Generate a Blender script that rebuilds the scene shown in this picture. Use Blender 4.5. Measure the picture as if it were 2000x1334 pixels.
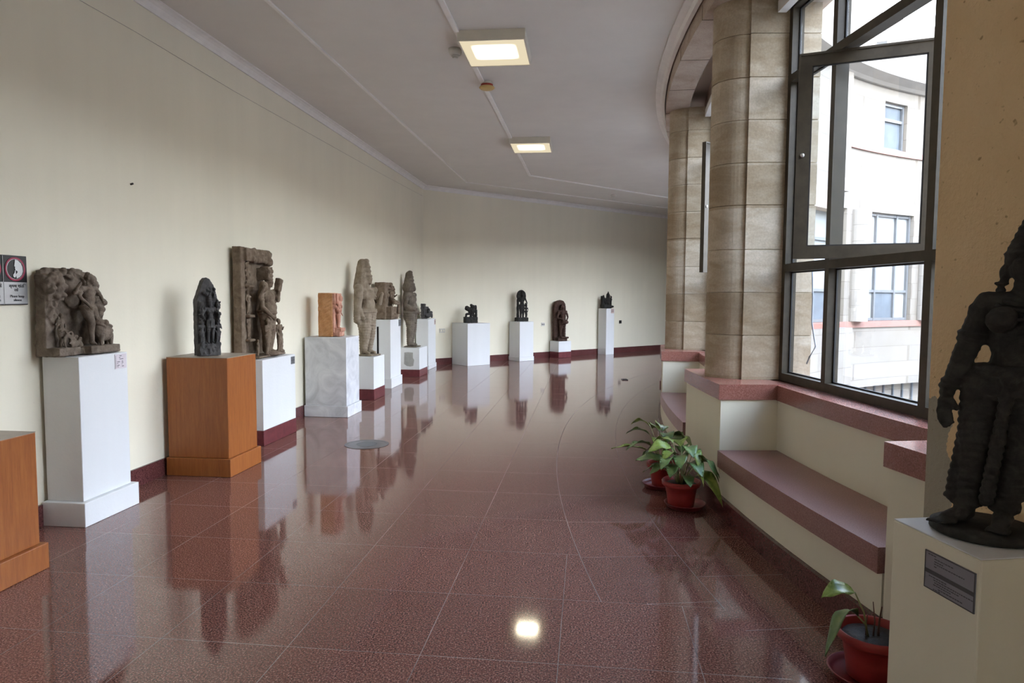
import bpy, bmesh, math, random
from math import sin, cos, pi, radians, atan2, sqrt
from mathutils import Vector, Matrix, Euler, noise
random.seed(7)
for o in list(bpy.data.objects): bpy.data.objects.remove(o)
SC = bpy.context.scene
COL = SC.collection

# ------------------------------------------------------------------ camera, sky, sun, exposure
PITCH = math.atan(88/1333.0)
ROLL = 0.0062
cam_d = bpy.data.cameras.new('camera'); cam = bpy.data.objects.new('camera', cam_d); COL.objects.link(cam)
cam_d.sensor_width = 36.0; cam_d.lens = 24.0; cam_d.clip_start = 0.05; cam_d.clip_end = 300
fwd = Vector((0, cos(PITCH), -sin(PITCH)))
rt0 = Vector((1, 0, 0)); up0 = Vector((0, sin(PITCH), cos(PITCH)))
ri = rt0*cos(ROLL) + up0*sin(ROLL); ui = -rt0*sin(ROLL) + up0*cos(ROLL)
m = Matrix((ri, ui, -fwd)).transposed().to_4x4(); m.translation = Vector((0, 0, 1.5))
cam.matrix_world = m
SC.camera = cam

world = bpy.data.worlds.new('sky'); SC.world = world; world.use_nodes = True
wn = world.node_tree.nodes; wl = world.node_tree.links
bgn = wn['Background']
_tc = wn.new('ShaderNodeTexCoord'); _sp = wn.new('ShaderNodeSeparateXYZ'); wl.new(_tc.outputs['Generated'], _sp.inputs[0])
_rp = wn.new('ShaderNodeValToRGB'); wl.new(_sp.outputs[2], _rp.inputs[0]); wl.new(_rp.outputs[0], bgn.inputs[0])
_e = _rp.color_ramp.elements
_e[0].position = 0.0; _e[0].color = (0.94, 0.96, 0.98, 1); _e[1].position = 1.0; _e[1].color = (0.10, 0.17, 0.30, 1)
_m = _e.new(0.55); _m.color = (0.70, 0.80, 1.0, 1); _m = _e.new(0.75); _m.color = (0.24, 0.35, 0.55, 1)
bgn.inputs['Strength'].default_value = 9.0

sun_d = bpy.data.lights.new('sun', 'SUN'); sun = bpy.data.objects.new('sun', sun_d); COL.objects.link(sun)
sun_d.energy = 1.9; sun_d.angle = radians(1.0); sun_d.color = (1.0, 0.93, 0.82)
sdir = Vector((-0.10, -0.72, 0.69)).normalized()      # towards the sun
sun.rotation_euler = (-sdir).to_track_quat('-Z', 'Y').to_euler()

SC.view_settings.view_transform = 'Standard'; SC.view_settings.look = 'None'
SC.view_settings.gamma = 1.0; SC.view_settings.exposure = 1.18
SC.view_settings.use_curve_mapping = False

# ------------------------------------------------------------------ measures of the place
CX, CY = 17.2, 4.9                      # centre of the round courtyard
P0 = Vector((-2.92, 5.4)); D1 = Vector((0.1102, 0.9939)); N1 = Vector((0.9939, -0.1102))   # left wall
K2 = Vector((-1.90, 14.62)); D2 = Vector((0.7797, 0.6262)); N2 = Vector((0.6262, -0.7797)) # far wall
CEIL = 3.83
PITCHB = 10.57                          # bay pitch in degrees
def P(r, th, z=0.0):
    a = radians(th); return Vector((CX - r*cos(a), CY + r*sin(a), z))
def W1(s, u, z=0.0):
    q = P0 + D1*s + N1*u; return Vector((q.x, q.y, z))
def W2(s, u, z=0.0):
    q = K2 + D2*s + N2*u; return Vector((q.x, q.y, z))
RZ1 = atan2(D1.y, D1.x); RZ2 = atan2(D2.y, D2.x)   # local X along the wall, local -Y into the room

# ------------------------------------------------------------------ object helpers
def link(o, parent=None):
    COL.objects.link(o)
    if parent: o.parent = parent
    return o
def obj(name, bm, mat, parent=None, smooth=False, loc=None, rz=None):
    me = bpy.data.meshes.new(name)
    bmesh.ops.recalc_face_normals(bm, faces=bm.faces)
    bm.to_mesh(me); bm.free()
    if mat: me.materials.append(mat)
    if smooth:
        for p in me.polygons: p.use_smooth = True
    o = bpy.data.objects.new(name, me); link(o, parent)
    if loc is not None: o.location = loc
    if rz is not None: o.rotation_euler = (0, 0, rz)
    return o
def thing(name, label, cat, loc=(0, 0, 0), rz=0.0, group=None):
    o = bpy.data.objects.new(name, None); COL.objects.link(o)
    o.location = loc; o.rotation_euler = (0, 0, rz); o.empty_display_size = 0.1
    o['label'] = label; o['category'] = cat
    if group: o['group'] = group
    return o
def tag(o, label, cat, group=None):
    o['label'] = label; o['category'] = cat
    if group: o['group'] = group
    return o
def struct(name, bm, mat, smooth=False):
    o = obj(name, bm, mat, None, smooth); o['kind'] = 'structure'; return o
def B(): return bmesh.new()
def box(bm, a, b, M=None, bev=0.0):
    """axis box from corner a to corner b, optional matrix"""
    x0, y0, z0 = a; x1, y1, z1 = b
    r = bmesh.ops.create_cube(bm, size=1.0)
    vs = r['verts']
    S = Matrix.Translation(((x0+x1)/2, (y0+y1)/2, (z0+z1)/2)) @ Matrix.Diagonal((abs(x1-x0), abs(y1-y0), abs(z1-z0), 1))
    bmesh.ops.transform(bm, matrix=S, verts=vs)
    if bev > 0:
        es = list({e for v in vs for e in v.link_edges})
        rr = bmesh.ops.bevel(bm, geom=es, offset=bev, segments=2, affect='EDGES', profile=0.5)
        vs = list({v for v in rr['verts']} | {v for v in vs if v.is_valid})
    if M is not None: bmesh.ops.transform(bm, matrix=M, verts=vs)
    return vs
def quadprism(bm, pts, z0, z1):
    """vertical prism of xy outline"""
    lo = [bm.verts.new((p[0], p[1], z0)) for p in pts]; hi = [bm.verts.new((p[0], p[1], z1)) for p in pts]
    n = len(pts)
    bm.faces.new(lo[::-1]); bm.faces.new(hi)
    for i in range(n): bm.faces.new((lo[i], lo[(i+1) % n], hi[(i+1) % n], hi[i]))
def arcbox(bm, r0, r1, t0, t1, z0, z1, step=1.0):
    n = max(1, int(math.ceil(abs(t1-t0)/step)))
    rings = []
    for i in range(n+1):
        t = t0+(t1-t0)*i/n
        rings.append([bm.verts.new(P(r, t, z)) for r, z in ((r0, z0), (r1, z0), (r1, z1), (r0, z1))])
    for i in range(n):
        a, b = rings[i], rings[i+1]
        for k in range(4): bm.faces.new((a[k], a[(k+1) % 4], b[(k+1) % 4], b[k]))
    bm.faces.new(rings[0][::-1]); bm.faces.new(rings[-1])
def arcprofile(bm, prof, t0, t1, step=1.0):
    """prof: closed list of (r,z) swept about the courtyard centre"""
    n = max(1, int(math.ceil(abs(t1-t0)/step))); k_ = len(prof); rings = []
    for i in range(n+1):
        t = t0+(t1-t0)*i/n; rings.append([bm.verts.new(P(r, t, z)) for r, z in prof])
    for i in range(n):
        a, b = rings[i], rings[i+1]
        for k in range(k_): bm.faces.new((a[k], a[(k+1) % k_], b[(k+1) % k_], b[k]))
    bm.faces.new(rings[0][::-1]); bm.faces.new(rings[-1])
def lathe(bm, prof, seg=32, c=(0, 0), ang=2*pi, a0=0, closed_ends=True):
    rings = []
    full = abs(ang-2*pi) < 1e-6
    m_ = seg if full else seg+1
    for r, z in prof:
        rings.append([bm.verts.new((c[0]+r*cos(a0+ang*i/seg), c[1]+r*sin(a0+ang*i/seg), z)) for i in range(m_)])
    for a, b in zip(rings[:-1], rings[1:]):
        for i in range(m_ if full else m_-1):
            bm.faces.new((a[i], a[(i+1) % m_], b[(i+1) % m_], b[i]))
    if closed_ends:
        if prof[0][0] > 1e-5: bm.faces.new(rings[0][::-1])
        if prof[-1][0] > 1e-5: bm.faces.new(rings[-1])
    bmesh.ops.remove_doubles(bm, verts=bm.verts, dist=1e-6)
def tube(bm, pts, rad, seg=8, taper=None):
    pts = [Vector(p) for p in pts]; n = len(pts); rings = []
    for i, p in enumerate(pts):
        d = (pts[min(i+1, n-1)] - pts[max(i-1, 0)]).normalized()
        a = Vector((0, 0, 1)) if abs(d.z) < 0.9 else Vector((1, 0, 0))
        x = d.cross(a).normalized(); y = d.cross(x)
        r = rad if taper is None else rad + (taper-rad)*i/(n-1)
        rings.append([bm.verts.new(p + x*r*cos(2*pi*k/seg) + y*r*sin(2*pi*k/seg)) for k in range(seg)])
    for a, b in zip(rings[:-1], rings[1:]):
        for k in range(seg): bm.faces.new((a[k], a[(k+1) % seg], b[(k+1) % seg], b[k]))
    bm.faces.new(rings[0][::-1]); bm.faces.new(rings[-1])

# ------------------------------------------------------------------ materials
def newmat(name):
    m_ = bpy.data.materials.new(name); m_.use_nodes = True
    nt = m_.node_tree; nt.nodes.clear()
    out = nt.nodes.new('ShaderNodeOutputMaterial'); bs = nt.nodes.new('ShaderNodeBsdfPrincipled')
    nt.links.new(bs.outputs[0], out.inputs[0])
    return m_, nt, bs
def node(nt, t, **kw):
    n = nt.nodes.new(t)
    for k, v in kw.items():
        if k.startswith('i_'):
            key = k[2:]; key = int(key) if key.isdigit() else key.replace('_', ' ')
            n.inputs[key].default_value = v
        else: setattr(n, k, v)
    return n
def lk(nt, a, b): nt.links.new(a, b)
def c4(c): return (c[0], c[1], c[2], 1)
def ramp(nt, fac, stops):
    r = nt.nodes.new('ShaderNodeValToRGB'); lk(nt, fac, r.inputs[0])
    e = r.color_ramp.elements
    e[0].position = stops[0][0]; e[0].color = c4(stops[0][1])
    e[1].position = stops[-1][0]; e[1].color = c4(stops[-1][1])
    for p, c in stops[1:-1]:
        x = e.new(p); x.color = c4(c)
    return r.outputs[0]
def noisetex(nt, scale, detail=4, rough=0.5, vec=None, dist=0.0):
    n = node(nt, 'ShaderNodeTexNoise'); n.inputs['Scale'].default_value = scale; n.inputs['Detail'].default_value = detail
    n.inputs['Roughness'].default_value = rough; n.inputs['Distortion'].default_value = dist
    if vec is not None: lk(nt, vec, n.inputs['Vector'])
    return n.outputs[0]
def objco(nt): return node(nt, 'ShaderNodeTexCoord').outputs['Object']
def mapv(nt, vec, sc=(1, 1, 1)):
    mp = node(nt, 'ShaderNodeMapping'); mp.inputs['Scale'].default_value = sc; lk(nt, vec, mp.inputs[0]); return mp.outputs[0]
def bump(nt, bs, h, strength, dist=0.01):
    b = node(nt, 'ShaderNodeBump'); b.inputs['Strength'].default_value = strength; b.inputs['Distance'].default_value = dist
    lk(nt, h, b.inputs['Height']); lk(nt, b.outputs[0], bs.inputs['Normal'])
def mathn(nt, op, a, b=None, c=None):
    n = node(nt, 'ShaderNodeMath', operation=op)
    for i, v in enumerate((a, b, c)):
        if v is None: continue
        if isinstance(v, (int, float)): n.inputs[i].default_value = v
        else: lk(nt, v, n.inputs[i])
    return n.outputs[0]
def simple(name, col, rough=0.5, metal=0.0, nscale=None, namp=0.15, bmp=0.0, bscale=60, spec=0.5):
    m_, nt, bs = newmat(name)
    bs.inputs['Roughness'].default_value = rough; bs.inputs['Metallic'].default_value = metal
    bs.inputs['Specular IOR Level'].default_value = spec
    co = objco(nt)
    ns = noisetex(nt, nscale or 8, 5, 0.6, co)
    lo = tuple(max(0, c*(1-namp)) for c in col); hi = tuple(min(1, c*(1+namp)) for c in col)
    lk(nt, ramp(nt, ns, [(0.3, lo), (0.7, hi)]), bs.inputs['Base Color'])
    if bmp > 0: bump(nt, bs, noisetex(nt, bscale, 4, 0.6, co), bmp)
    return m_

def wallpaint(name, col, dirt=(0.55, 0.5, 0.38), bmp=0.08):
    m_, nt, bs = newmat(name); co = objco(nt)
    bs.inputs['Roughness'].default_value = 0.62; bs.inputs['Specular IOR Level'].default_value = 0.25
    a = noisetex(nt, 0.9, 3, 0.5, co); b = noisetex(nt, 1.0, 5, 0.6, mapv(nt, co, (3.0, 3.0, 0.25)))
    f = mathn(nt, 'ADD', mathn(nt, 'MULTIPLY', a, 0.5), mathn(nt, 'MULTIPLY', b, 0.5))
    base = ramp(nt, f, [(0.35, tuple(c*0.93 for c in col)), (0.65, col)])
    # scattered small scuffs
    v = noisetex(nt, 14, 3, 0.7, co)
    k = ramp(nt, v, [(0.70, (0, 0, 0)), (0.80, (1, 1, 1))])
    mx = node(nt, 'ShaderNodeMix', data_type='RGBA'); lk(nt, mathn(nt, 'MULTIPLY', k, 0.25), mx.inputs[0])
    lk(nt, base, mx.inputs[6]); mx.inputs[7].default_value = c4(dirt)
    lk(nt, mx.outputs[2], bs.inputs['Base Color'])
    bump(nt, bs, noisetex(nt, 45, 5, 0.6, co), bmp, 0.01)
    return m_
M_wall = wallpaint('wall_paint', (0.84, 0.795, 0.645))
M_cream = wallpaint('cream_low_wall_paint', (0.76, 0.72, 0.58), (0.45, 0.33, 0.18))
M_ceil = wallpaint('ceiling_paint', (0.73, 0.705, 0.65))
M_cornice = simple('cornice_paint', (0.82, 0.80, 0.76), 0.5, namp=0.05)
M_white = wallpaint('white_pedestal_paint', (0.74, 0.755, 0.76), (0.6, 0.57, 0.5), 0.12)
M_whitegrey = None

def floor_mat():
    m_, nt, bs = newmat('polished_red_granite_tiles'); co = objco(nt)
    sep = node(nt, 'ShaderNodeSeparateXYZ'); lk(nt, co, sep.inputs[0]); X, Y = sep.outputs[0], sep.outputs[1]
    dx = mathn(nt, 'SUBTRACT', X, P0.x); dy = mathn(nt, 'SUBTRACT', Y, P0.y)
    s = mathn(nt, 'ADD', mathn(nt, 'MULTIPLY', dx, D1.x), mathn(nt, 'MULTIPLY', dy, D1.y))
    u = mathn(nt, 'ADD', mathn(nt, 'MULTIPLY', dx, N1.x), mathn(nt, 'MULTIPLY', dy, N1.y))
    far_ = mathn(nt, 'GREATER_THAN', s, -1.15)
    lim = mathn(nt, 'SUBTRACT', 99.0, mathn(nt, 'MULTIPLY', far_, 95.9))
    cv = node(nt, 'ShaderNodeCombineXYZ'); lk(nt, mathn(nt, 'ADD', s, 1.74+0.6*40), cv.inputs[0]); lk(nt, mathn(nt, 'ADD', mathn(nt, 'MINIMUM', u, lim), -0.51+0.577*40), cv.inputs[1])
    ex = mathn(nt, 'SUBTRACT', CX, X); ey = mathn(nt, 'SUBTRACT', Y, CY)
    r = mathn(nt, 'SQRT', mathn(nt, 'ADD', mathn(nt, 'MULTIPLY', ex, ex), mathn(nt, 'MULTIPLY', ey, ey)))
    th = mathn(nt, 'ARCTAN2', ey, ex)
    cr = node(nt, 'ShaderNodeCombineXYZ'); lk(nt, mathn(nt, 'ADD', mathn(nt, 'MULTIPLY', th, 16.3), 60.42), cr.inputs[0]); lk(nt, mathn(nt, 'ADD', r, -16.83+0.577*40), cr.inputs[1])
    def brick(vec, off, seed):
        b = node(nt, 'ShaderNodeTexBrick', offset=off, squash=1.0)
        b.inputs['Scale'].default_value = 1.0; b.inputs['Mortar Size'].default_value = 0.0019; b.inputs['Mortar Smooth'].default_value = 0.2
        b.inputs['Brick Width'].default_value = 0.6; b.inputs['Row Height'].default_value = 0.577
        b.inputs['Color1'].default_value = (0.88, 0.86, 0.86, 1); b.inputs['Color2'].default_value = (1.04, 1.02, 1.01, 1); b.inputs['Mortar'].default_value = (1, 1, 1, 1)
        lk(nt, vec, b.inputs['Vector']); return b
    b1 = brick(cv.outputs[0], 0.0, 0); b2 = brick(cr.outputs[0], 0.5, 0)
    # far from the left end the inner bands follow the courtyard circle
    ring = mathn(nt, 'MULTIPLY', mathn(nt, 'LESS_THAN', r, 16.83), mathn(nt, 'GREATER_THAN', s, -1.74))
    ring2 = mathn(nt, 'LESS_THAN', r, 16.25)
    ring = mathn(nt, 'MAXIMUM', ring, ring2)
    fac = node(nt, 'ShaderNodeMix', data_type='FLOAT'); lk(nt, ring, fac.inputs[0]); lk(nt, b1.outputs['Fac'], fac.inputs[2]); lk(nt, b2.outputs['Fac'], fac.inputs[3])
    edge = mathn(nt, 'LESS_THAN', mathn(nt, 'ABSOLUTE', mathn(nt, 'SUBTRACT', r, 16.83)), 0.0026)
    edge = mathn(nt, 'MULTIPLY', edge, mathn(nt, 'GREATER_THAN', s, -1.74))
    mort = mathn(nt, 'MAXIMUM', fac.outputs[0], edge)
    tcol = node(nt, 'ShaderNodeMix', data_type='RGBA'); lk(nt, ring, tcol.inputs[0]); lk(nt, b1.outputs['Color'], tcol.inputs[6]); lk(nt, b2.outputs['Color'], tcol.inputs[7])
    sp = noisetex(nt, 130, 6, 0.75, co)
    g = ramp(nt, sp, [(0.38, (0.030, 0.013, 0.012)), (0.47, (0.125, 0.047, 0.038)), (0.55, (0.23, 0.098, 0.075)), (0.64, (0.45, 0.30, 0.25))])
    big = noisetex(nt, 1.3, 3, 0.5, co)
    g2 = node(nt, 'ShaderNodeMix', data_type='RGBA', blend_type='MULTIPLY'); g2.inputs[0].default_value = 0.75; lk(nt, g, g2.inputs[6]); lk(nt, tcol.outputs[2], g2.inputs[7])
    mo = node(nt, 'ShaderNodeMix', data_type='RGBA'); lk(nt, mathn(nt, 'MULTIPLY', mort, 0.75), mo.inputs[0]); lk(nt, g2.outputs[2], mo.inputs[6])
    mcol = ramp(nt, big, [(0.45, (0.030, 0.024, 0.024)), (0.62, (0.26, 0.21, 0.19))]); lk(nt, mcol, mo.inputs[7])
    lk(nt, mo.outputs[2], bs.inputs['Base Color'])
    sm = noisetex(nt, 2.2, 5, 0.65, co, 0.4)
    rr = mathn(nt, 'ADD', mathn(nt, 'MULTIPLY', sm, 0.07), 0.030)
    lk(nt, mathn(nt, 'ADD', rr, mathn(nt, 'MULTIPLY', mort, 0.35)), bs.inputs['Roughness'])
    bs.inputs['IOR'].default_value = 1.52; bs.inputs['Specular IOR Level'].default_value = 0.80
    hh = mathn(nt, 'SUBTRACT', mathn(nt, 'MULTIPLY', noisetex(nt, 3.0, 2, 0.5, co), 0.5), mathn(nt, 'MULTIPLY', mort, 0.5))
    bump(nt, bs, hh, 0.07, 0.003)
    return m_
M_floor = floor_mat()

def granite(name, c1, c2, c3, rough=0.3, scale=120):
    m_, nt, bs = newmat(name); co = objco(nt)
    sp = noisetex(nt, scale, 5, 0.7, co)
    g = ramp(nt, sp, [(0.36, c1), (0.5, c2), (0.64, c3)])
    big = ramp(nt, noisetex(nt, 2.5, 4, 0.6, co), [(0.3, (0.86, 0.86, 0.86)), (0.7, (1.05, 1.05, 1.05))])
    mx = node(nt, 'ShaderNodeMix', data_type='RGBA', blend_type='MULTIPLY'); mx.inputs[0].default_value = 1; lk(nt, g, mx.inputs[6]); lk(nt, big, mx.inputs[7])
    lk(nt, mx.outputs[2], bs.inputs['Base Color']); bs.inputs['Roughness'].default_value = rough
    return m_
M_base = granite('dark_red_granite', (0.045, 0.015, 0.017), (0.11, 0.034, 0.034), (0.18, 0.075, 0.07), 0.22)
M_ledge = granite('rose_granite', (0.21, 0.075, 0.055), (0.29, 0.115, 0.088), (0.38, 0.18, 0.15), 0.24, 150)
M_seat = granite('rose_granite_seat', (0.22, 0.10, 0.09), (0.30, 0.15, 0.135), (0.38, 0.22, 0.20), 0.30, 150)
M_redpaint = simple('dark_red_paint', (0.135, 0.032, 0.036), 0.35, nscale=20, namp=0.25)

def drum_stone(name, c1, c2, c3, zj=0.308):
    m_, nt, bs = newmat(name); co = objco(nt)
    bs.inputs['Roughness'].default_value = 0.8; bs.inputs['Specular IOR Level'].default_value = 0.2
    sep = node(nt, 'ShaderNodeSeparateXYZ'); lk(nt, co, sep.inputs[0])
    idx = mathn(nt, 'FLOOR', mathn(nt, 'DIVIDE', mathn(nt, 'SUBTRACT', sep.outputs[2], 0.92), zj))
    wn_ = node(nt, 'ShaderNodeTexWhiteNoise', noise_dimensions='1D'); lk(nt, idx, wn_.inputs['W'])
    n1 = noisetex(nt, 3.2, 5, 0.6, mapv(nt, co, (1, 1, 2.6)), 0.6)
    f = mathn(nt, 'ADD', mathn(nt, 'MULTIPLY', n1, 0.75), mathn(nt, 'MULTIPLY', wn_.outputs[0], 0.25))
    col = ramp(nt, f, [(0.30, c1), (0.5, c2), (0.72, c3)])
    gr = ramp(nt, noisetex(nt, 70, 4, 0.6, co), [(0.35, (0.88, 0.88, 0.88)), (0.65, (1.05, 1.05, 1.05))])
    mx = node(nt, 'ShaderNodeMix', data_type='RGBA', blend_type='MULTIPLY'); mx.inputs[0].default_value = 1; lk(nt, col, mx.inputs[6]); lk(nt, gr, mx.inputs[7])
    lk(nt, mx.outputs[2], bs.inputs['Base Color'])
    bump(nt, bs, noisetex(nt, 35, 5, 0.65, co), 0.18, 0.01)
    return m_
M_stone = drum_stone('buff_sandstone', (0.29, 0.22, 0.14), (0.40, 0.325, 0.23), (0.54, 0.47, 0.37))
M_beam = drum_stone('buff_beam_stone', (0.30, 0.22, 0.16), (0.42, 0.33, 0.26), (0.50, 0.42, 0.35), 5)
M_joint = simple('dark_joint', (0.10, 0.075, 0.055), 0.9)

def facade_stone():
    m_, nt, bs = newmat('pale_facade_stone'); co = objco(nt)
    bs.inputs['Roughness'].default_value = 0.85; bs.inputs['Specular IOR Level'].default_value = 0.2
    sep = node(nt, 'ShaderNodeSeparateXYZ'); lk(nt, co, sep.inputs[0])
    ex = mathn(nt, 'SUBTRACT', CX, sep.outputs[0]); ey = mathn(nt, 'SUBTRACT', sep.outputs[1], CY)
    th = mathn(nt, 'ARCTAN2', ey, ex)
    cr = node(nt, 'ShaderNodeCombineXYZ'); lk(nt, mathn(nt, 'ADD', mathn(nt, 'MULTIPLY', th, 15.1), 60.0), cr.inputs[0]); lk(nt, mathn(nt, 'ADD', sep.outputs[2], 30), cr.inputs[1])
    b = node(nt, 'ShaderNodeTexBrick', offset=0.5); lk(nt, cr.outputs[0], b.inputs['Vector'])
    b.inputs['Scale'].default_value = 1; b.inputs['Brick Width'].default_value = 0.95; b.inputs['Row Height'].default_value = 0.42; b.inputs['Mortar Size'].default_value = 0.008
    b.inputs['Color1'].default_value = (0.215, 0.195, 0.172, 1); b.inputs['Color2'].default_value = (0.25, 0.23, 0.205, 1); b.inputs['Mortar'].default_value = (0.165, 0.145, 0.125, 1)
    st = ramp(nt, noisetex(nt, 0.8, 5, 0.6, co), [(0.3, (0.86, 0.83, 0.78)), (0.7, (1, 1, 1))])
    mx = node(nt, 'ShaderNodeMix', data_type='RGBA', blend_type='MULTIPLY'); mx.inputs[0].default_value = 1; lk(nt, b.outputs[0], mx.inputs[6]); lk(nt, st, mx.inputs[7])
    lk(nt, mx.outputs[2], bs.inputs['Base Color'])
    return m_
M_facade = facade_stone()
M_pinkband = simple('pink_stone_band', (0.235, 0.125, 0.10), 0.7, namp=0.1)
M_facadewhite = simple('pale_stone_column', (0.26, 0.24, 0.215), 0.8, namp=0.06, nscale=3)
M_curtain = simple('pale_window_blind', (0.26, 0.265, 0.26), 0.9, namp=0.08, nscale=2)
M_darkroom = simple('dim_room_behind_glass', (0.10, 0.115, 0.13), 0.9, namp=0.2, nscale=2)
M_yard = simple('courtyard_paving', (0.45, 0.40, 0.35), 0.9, namp=0.12, nscale=1)
M_frame = simple('bronze_aluminium', (0.058, 0.048, 0.033), 0.5, 0.0, nscale=12, namp=0.2, spec=0.25)
M_greyframe = simple('weathered_grey_frame', (0.15, 0.155, 0.16), 0.5, 0.2, namp=0.1)
M_gasket = simple('black_rubber', (0.02, 0.02, 0.02), 0.6)
M_chrome = simple('brushed_steel', (0.55, 0.55, 0.53), 0.35, 0.9, namp=0.05)

def glass_mat(name, tint=(1, 1, 1), f0=0.05):
    # clear pane: straight-through view plus a Schlick mirror reflection, the same from both sides
    m_ = bpy.data.materials.new(name); m_.use_nodes = True; nt = m_.node_tree; nt.nodes.clear()
    out = nt.nodes.new('ShaderNodeOutputMaterial'); tr = nt.nodes.new('ShaderNodeBsdfTransparent'); gl = nt.nodes.new('ShaderNodeBsdfGlossy')
    mx = nt.nodes.new('ShaderNodeMixShader'); lw = nt.nodes.new('ShaderNodeLayerWeight'); lw.inputs[0].default_value = 0.5
    tr.inputs[0].default_value = c4(tint); gl.inputs['Roughness'].default_value = 0.01; gl.inputs[0].default_value = (1, 1, 1, 1)
    f = mathn(nt, 'ADD', mathn(nt, 'MULTIPLY', mathn(nt, 'POWER', lw.outputs['Facing'], 5.0), 1-f0), f0)
    lk(nt, f, mx.inputs[0]); lk(nt, tr.outputs[0], mx.inputs[1]); lk(nt, gl.outputs[0], mx.inputs[2]); lk(nt, mx.outputs[0], out.inputs[0])
    return m_
M_glass = glass_mat('window_glass', (0.95, 0.965, 0.97), 0.035)

def plaster_pier():
    m_, nt, bs = newmat('ochre_textured_plaster'); co = objco(nt)
    bs.inputs['Roughness'].default_value = 0.8; bs.inputs['Specular IOR Level'].default_value = 0.2
    n = noisetex(nt, 2.0, 5, 0.6, co)
    base = ramp(nt, n, [(0.3, (0.68, 0.49, 0.27)), (0.7, (0.76, 0.57, 0.34))])
    # repaired grey cement patch low on the pier, with a ragged edge
    sep = node(nt, 'ShaderNodeSeparateXYZ'); lk(nt, co, sep.inputs[0])
    ed = mathn(nt, 'MULTIPLY', mathn(nt, 'SUBTRACT', noisetex(nt, 5, 4, 0.7, co), 0.5), 0.22)
    zz = mathn(nt, 'ADD', sep.outputs[2], ed)
    yy = mathn(nt, 'ADD', sep.outputs[1], ed)
    patch = mathn(nt, 'MULTIPLY', mathn(nt, 'LESS_THAN', zz, 1.12), mathn(nt, 'GREATER_THAN', yy, 2.47))
    mx = node(nt, 'ShaderNodeMix', data_type='RGBA'); lk(nt, patch, mx.inputs[0]); lk(nt, base, mx.inputs[6]); mx.inputs[7].default_value = (0.36, 0.33, 0.26, 1)
    fr = noisetex(nt, 55, 3, 0.6, co)
    dots = ramp(nt, noisetex(nt, 38, 1, 0.5, co), [(0.22, (0.55, 0.5, 0.45)), (0.30, (1, 1, 1))])
    m2 = node(nt, 'ShaderNodeMix', data_type='RGBA', blend_type='MULTIPLY'); m2.inputs[0].default_value = 1; lk(nt, mx.outputs[2], m2.inputs[6]); lk(nt, dots, m2.inputs[7])
    lk(nt, m2.outputs[2], bs.inputs['Base Color'])
    bump(nt, bs, fr, 0.55, 0.01)
    return m_
M_pier = plaster_pier()

def wood_mat():
    m_, nt, bs = newmat('orange_wood_veneer'); co = objco(nt)
    n = noisetex(nt, 6, 6, 0.6, mapv(nt, co, (9, 9, 0.6)), 0.4)
    n2 = noisetex(nt, 60, 3, 0.6, mapv(nt, co, (6, 6, 0.3)))
    f = mathn(nt, 'ADD', mathn(nt, 'MULTIPLY', n, 0.6), mathn(nt, 'MULTIPLY', n2, 0.4))
    lk(nt, ramp(nt, f, [(0.3, (0.22, 0.062, 0.013)), (0.5, (0.30, 0.093, 0.019)), (0.7, (0.37, 0.13, 0.029))]), bs.inputs['Base Color'])
    bs.inputs['Roughness'].default_value = 0.42
    return m_
M_wood = wood_mat()
M_woodtop = simple('grey_worn_laminate', (0.34, 0.28, 0.22), 0.4, namp=0.12)
M_shadowgap = simple('groove_dark', (0.30, 0.16, 0.08), 0.7)
M_patchgrey = simple('grey_cement_patch', (0.36, 0.36, 0.34), 0.9, namp=0.12)
def marbled():
    m_, nt, bs = newmat('grey_smeared_whitewash'); co = objco(nt)
    n = noisetex(nt, 3.5, 6, 0.6, co, 1.2)
    lk(nt, ramp(nt, n, [(0.3, (0.46, 0.47, 0.49)), (0.5, (0.60, 0.61, 0.63)), (0.7, (0.74, 0.75, 0.76))]), bs.inputs['Base Color'])
    bs.inputs['Roughness'].default_value = 0.7
    return m_
M_whitegrey = marbled()

def stone(name, c1, c2, c3, scale=14, rough=0.85, bmp=0.5, dscale=90):
    m_, nt, bs = newmat(name); co = objco(nt)
    n = noisetex(nt, scale, 6, 0.65, co, 0.3)
    lk(nt, ramp(nt, n, [(0.3, c1), (0.5, c2), (0.7, c3)]), bs.inputs['Base Color'])
    bs.inputs['Roughness'].default_value = rough; bs.inputs['Specular IOR Level'].default_value = 0.25
    bump(nt, bs, noisetex(nt, dscale, 4, 0.7, co), bmp, 0.008)
    return m_
S_brown = stone('brown_sandstone_carving', (0.115, 0.083, 0.056), (0.18, 0.135, 0.095), (0.25, 0.195, 0.145))
S_grey = stone('grey_brown_stone_carving', (0.10, 0.078, 0.058), (0.165, 0.13, 0.10), (0.24, 0.195, 0.155))
S_dark = stone('dark_schist_carving', (0.040, 0.038, 0.038), (0.070, 0.068, 0.068), (0.11, 0.105, 0.10))
S_tan = stone('tan_granite_carving', (0.17, 0.135, 0.095), (0.27, 0.22, 0.16), (0.36, 0.30, 0.23), 9)
S_taupe = stone('taupe_granite_carving', (0.10, 0.085, 0.065), (0.15, 0.125, 0.10), (0.21, 0.18, 0.145), 9)
S_orange = stone('orange_sandstone', (0.40, 0.19, 0.075), (0.52, 0.27, 0.12), (0.62, 0.36, 0.19), 10)
S_pink = stone('pink_sandstone_carving', (0.42, 0.19, 0.13), (0.52, 0.27, 0.19), (0.62, 0.38, 0.29), 12)
S_black = stone('black_basalt_carving', (0.012, 0.012, 0.011), (0.022, 0.021, 0.019), (0.04, 0.037, 0.032), 20, 0.75)
S_bigblack = stone('charcoal_granite_carving', (0.020, 0.019, 0.017), (0.032, 0.030, 0.027), (0.050, 0.047, 0.041), 30, 0.8, 0.35, 260)
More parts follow.
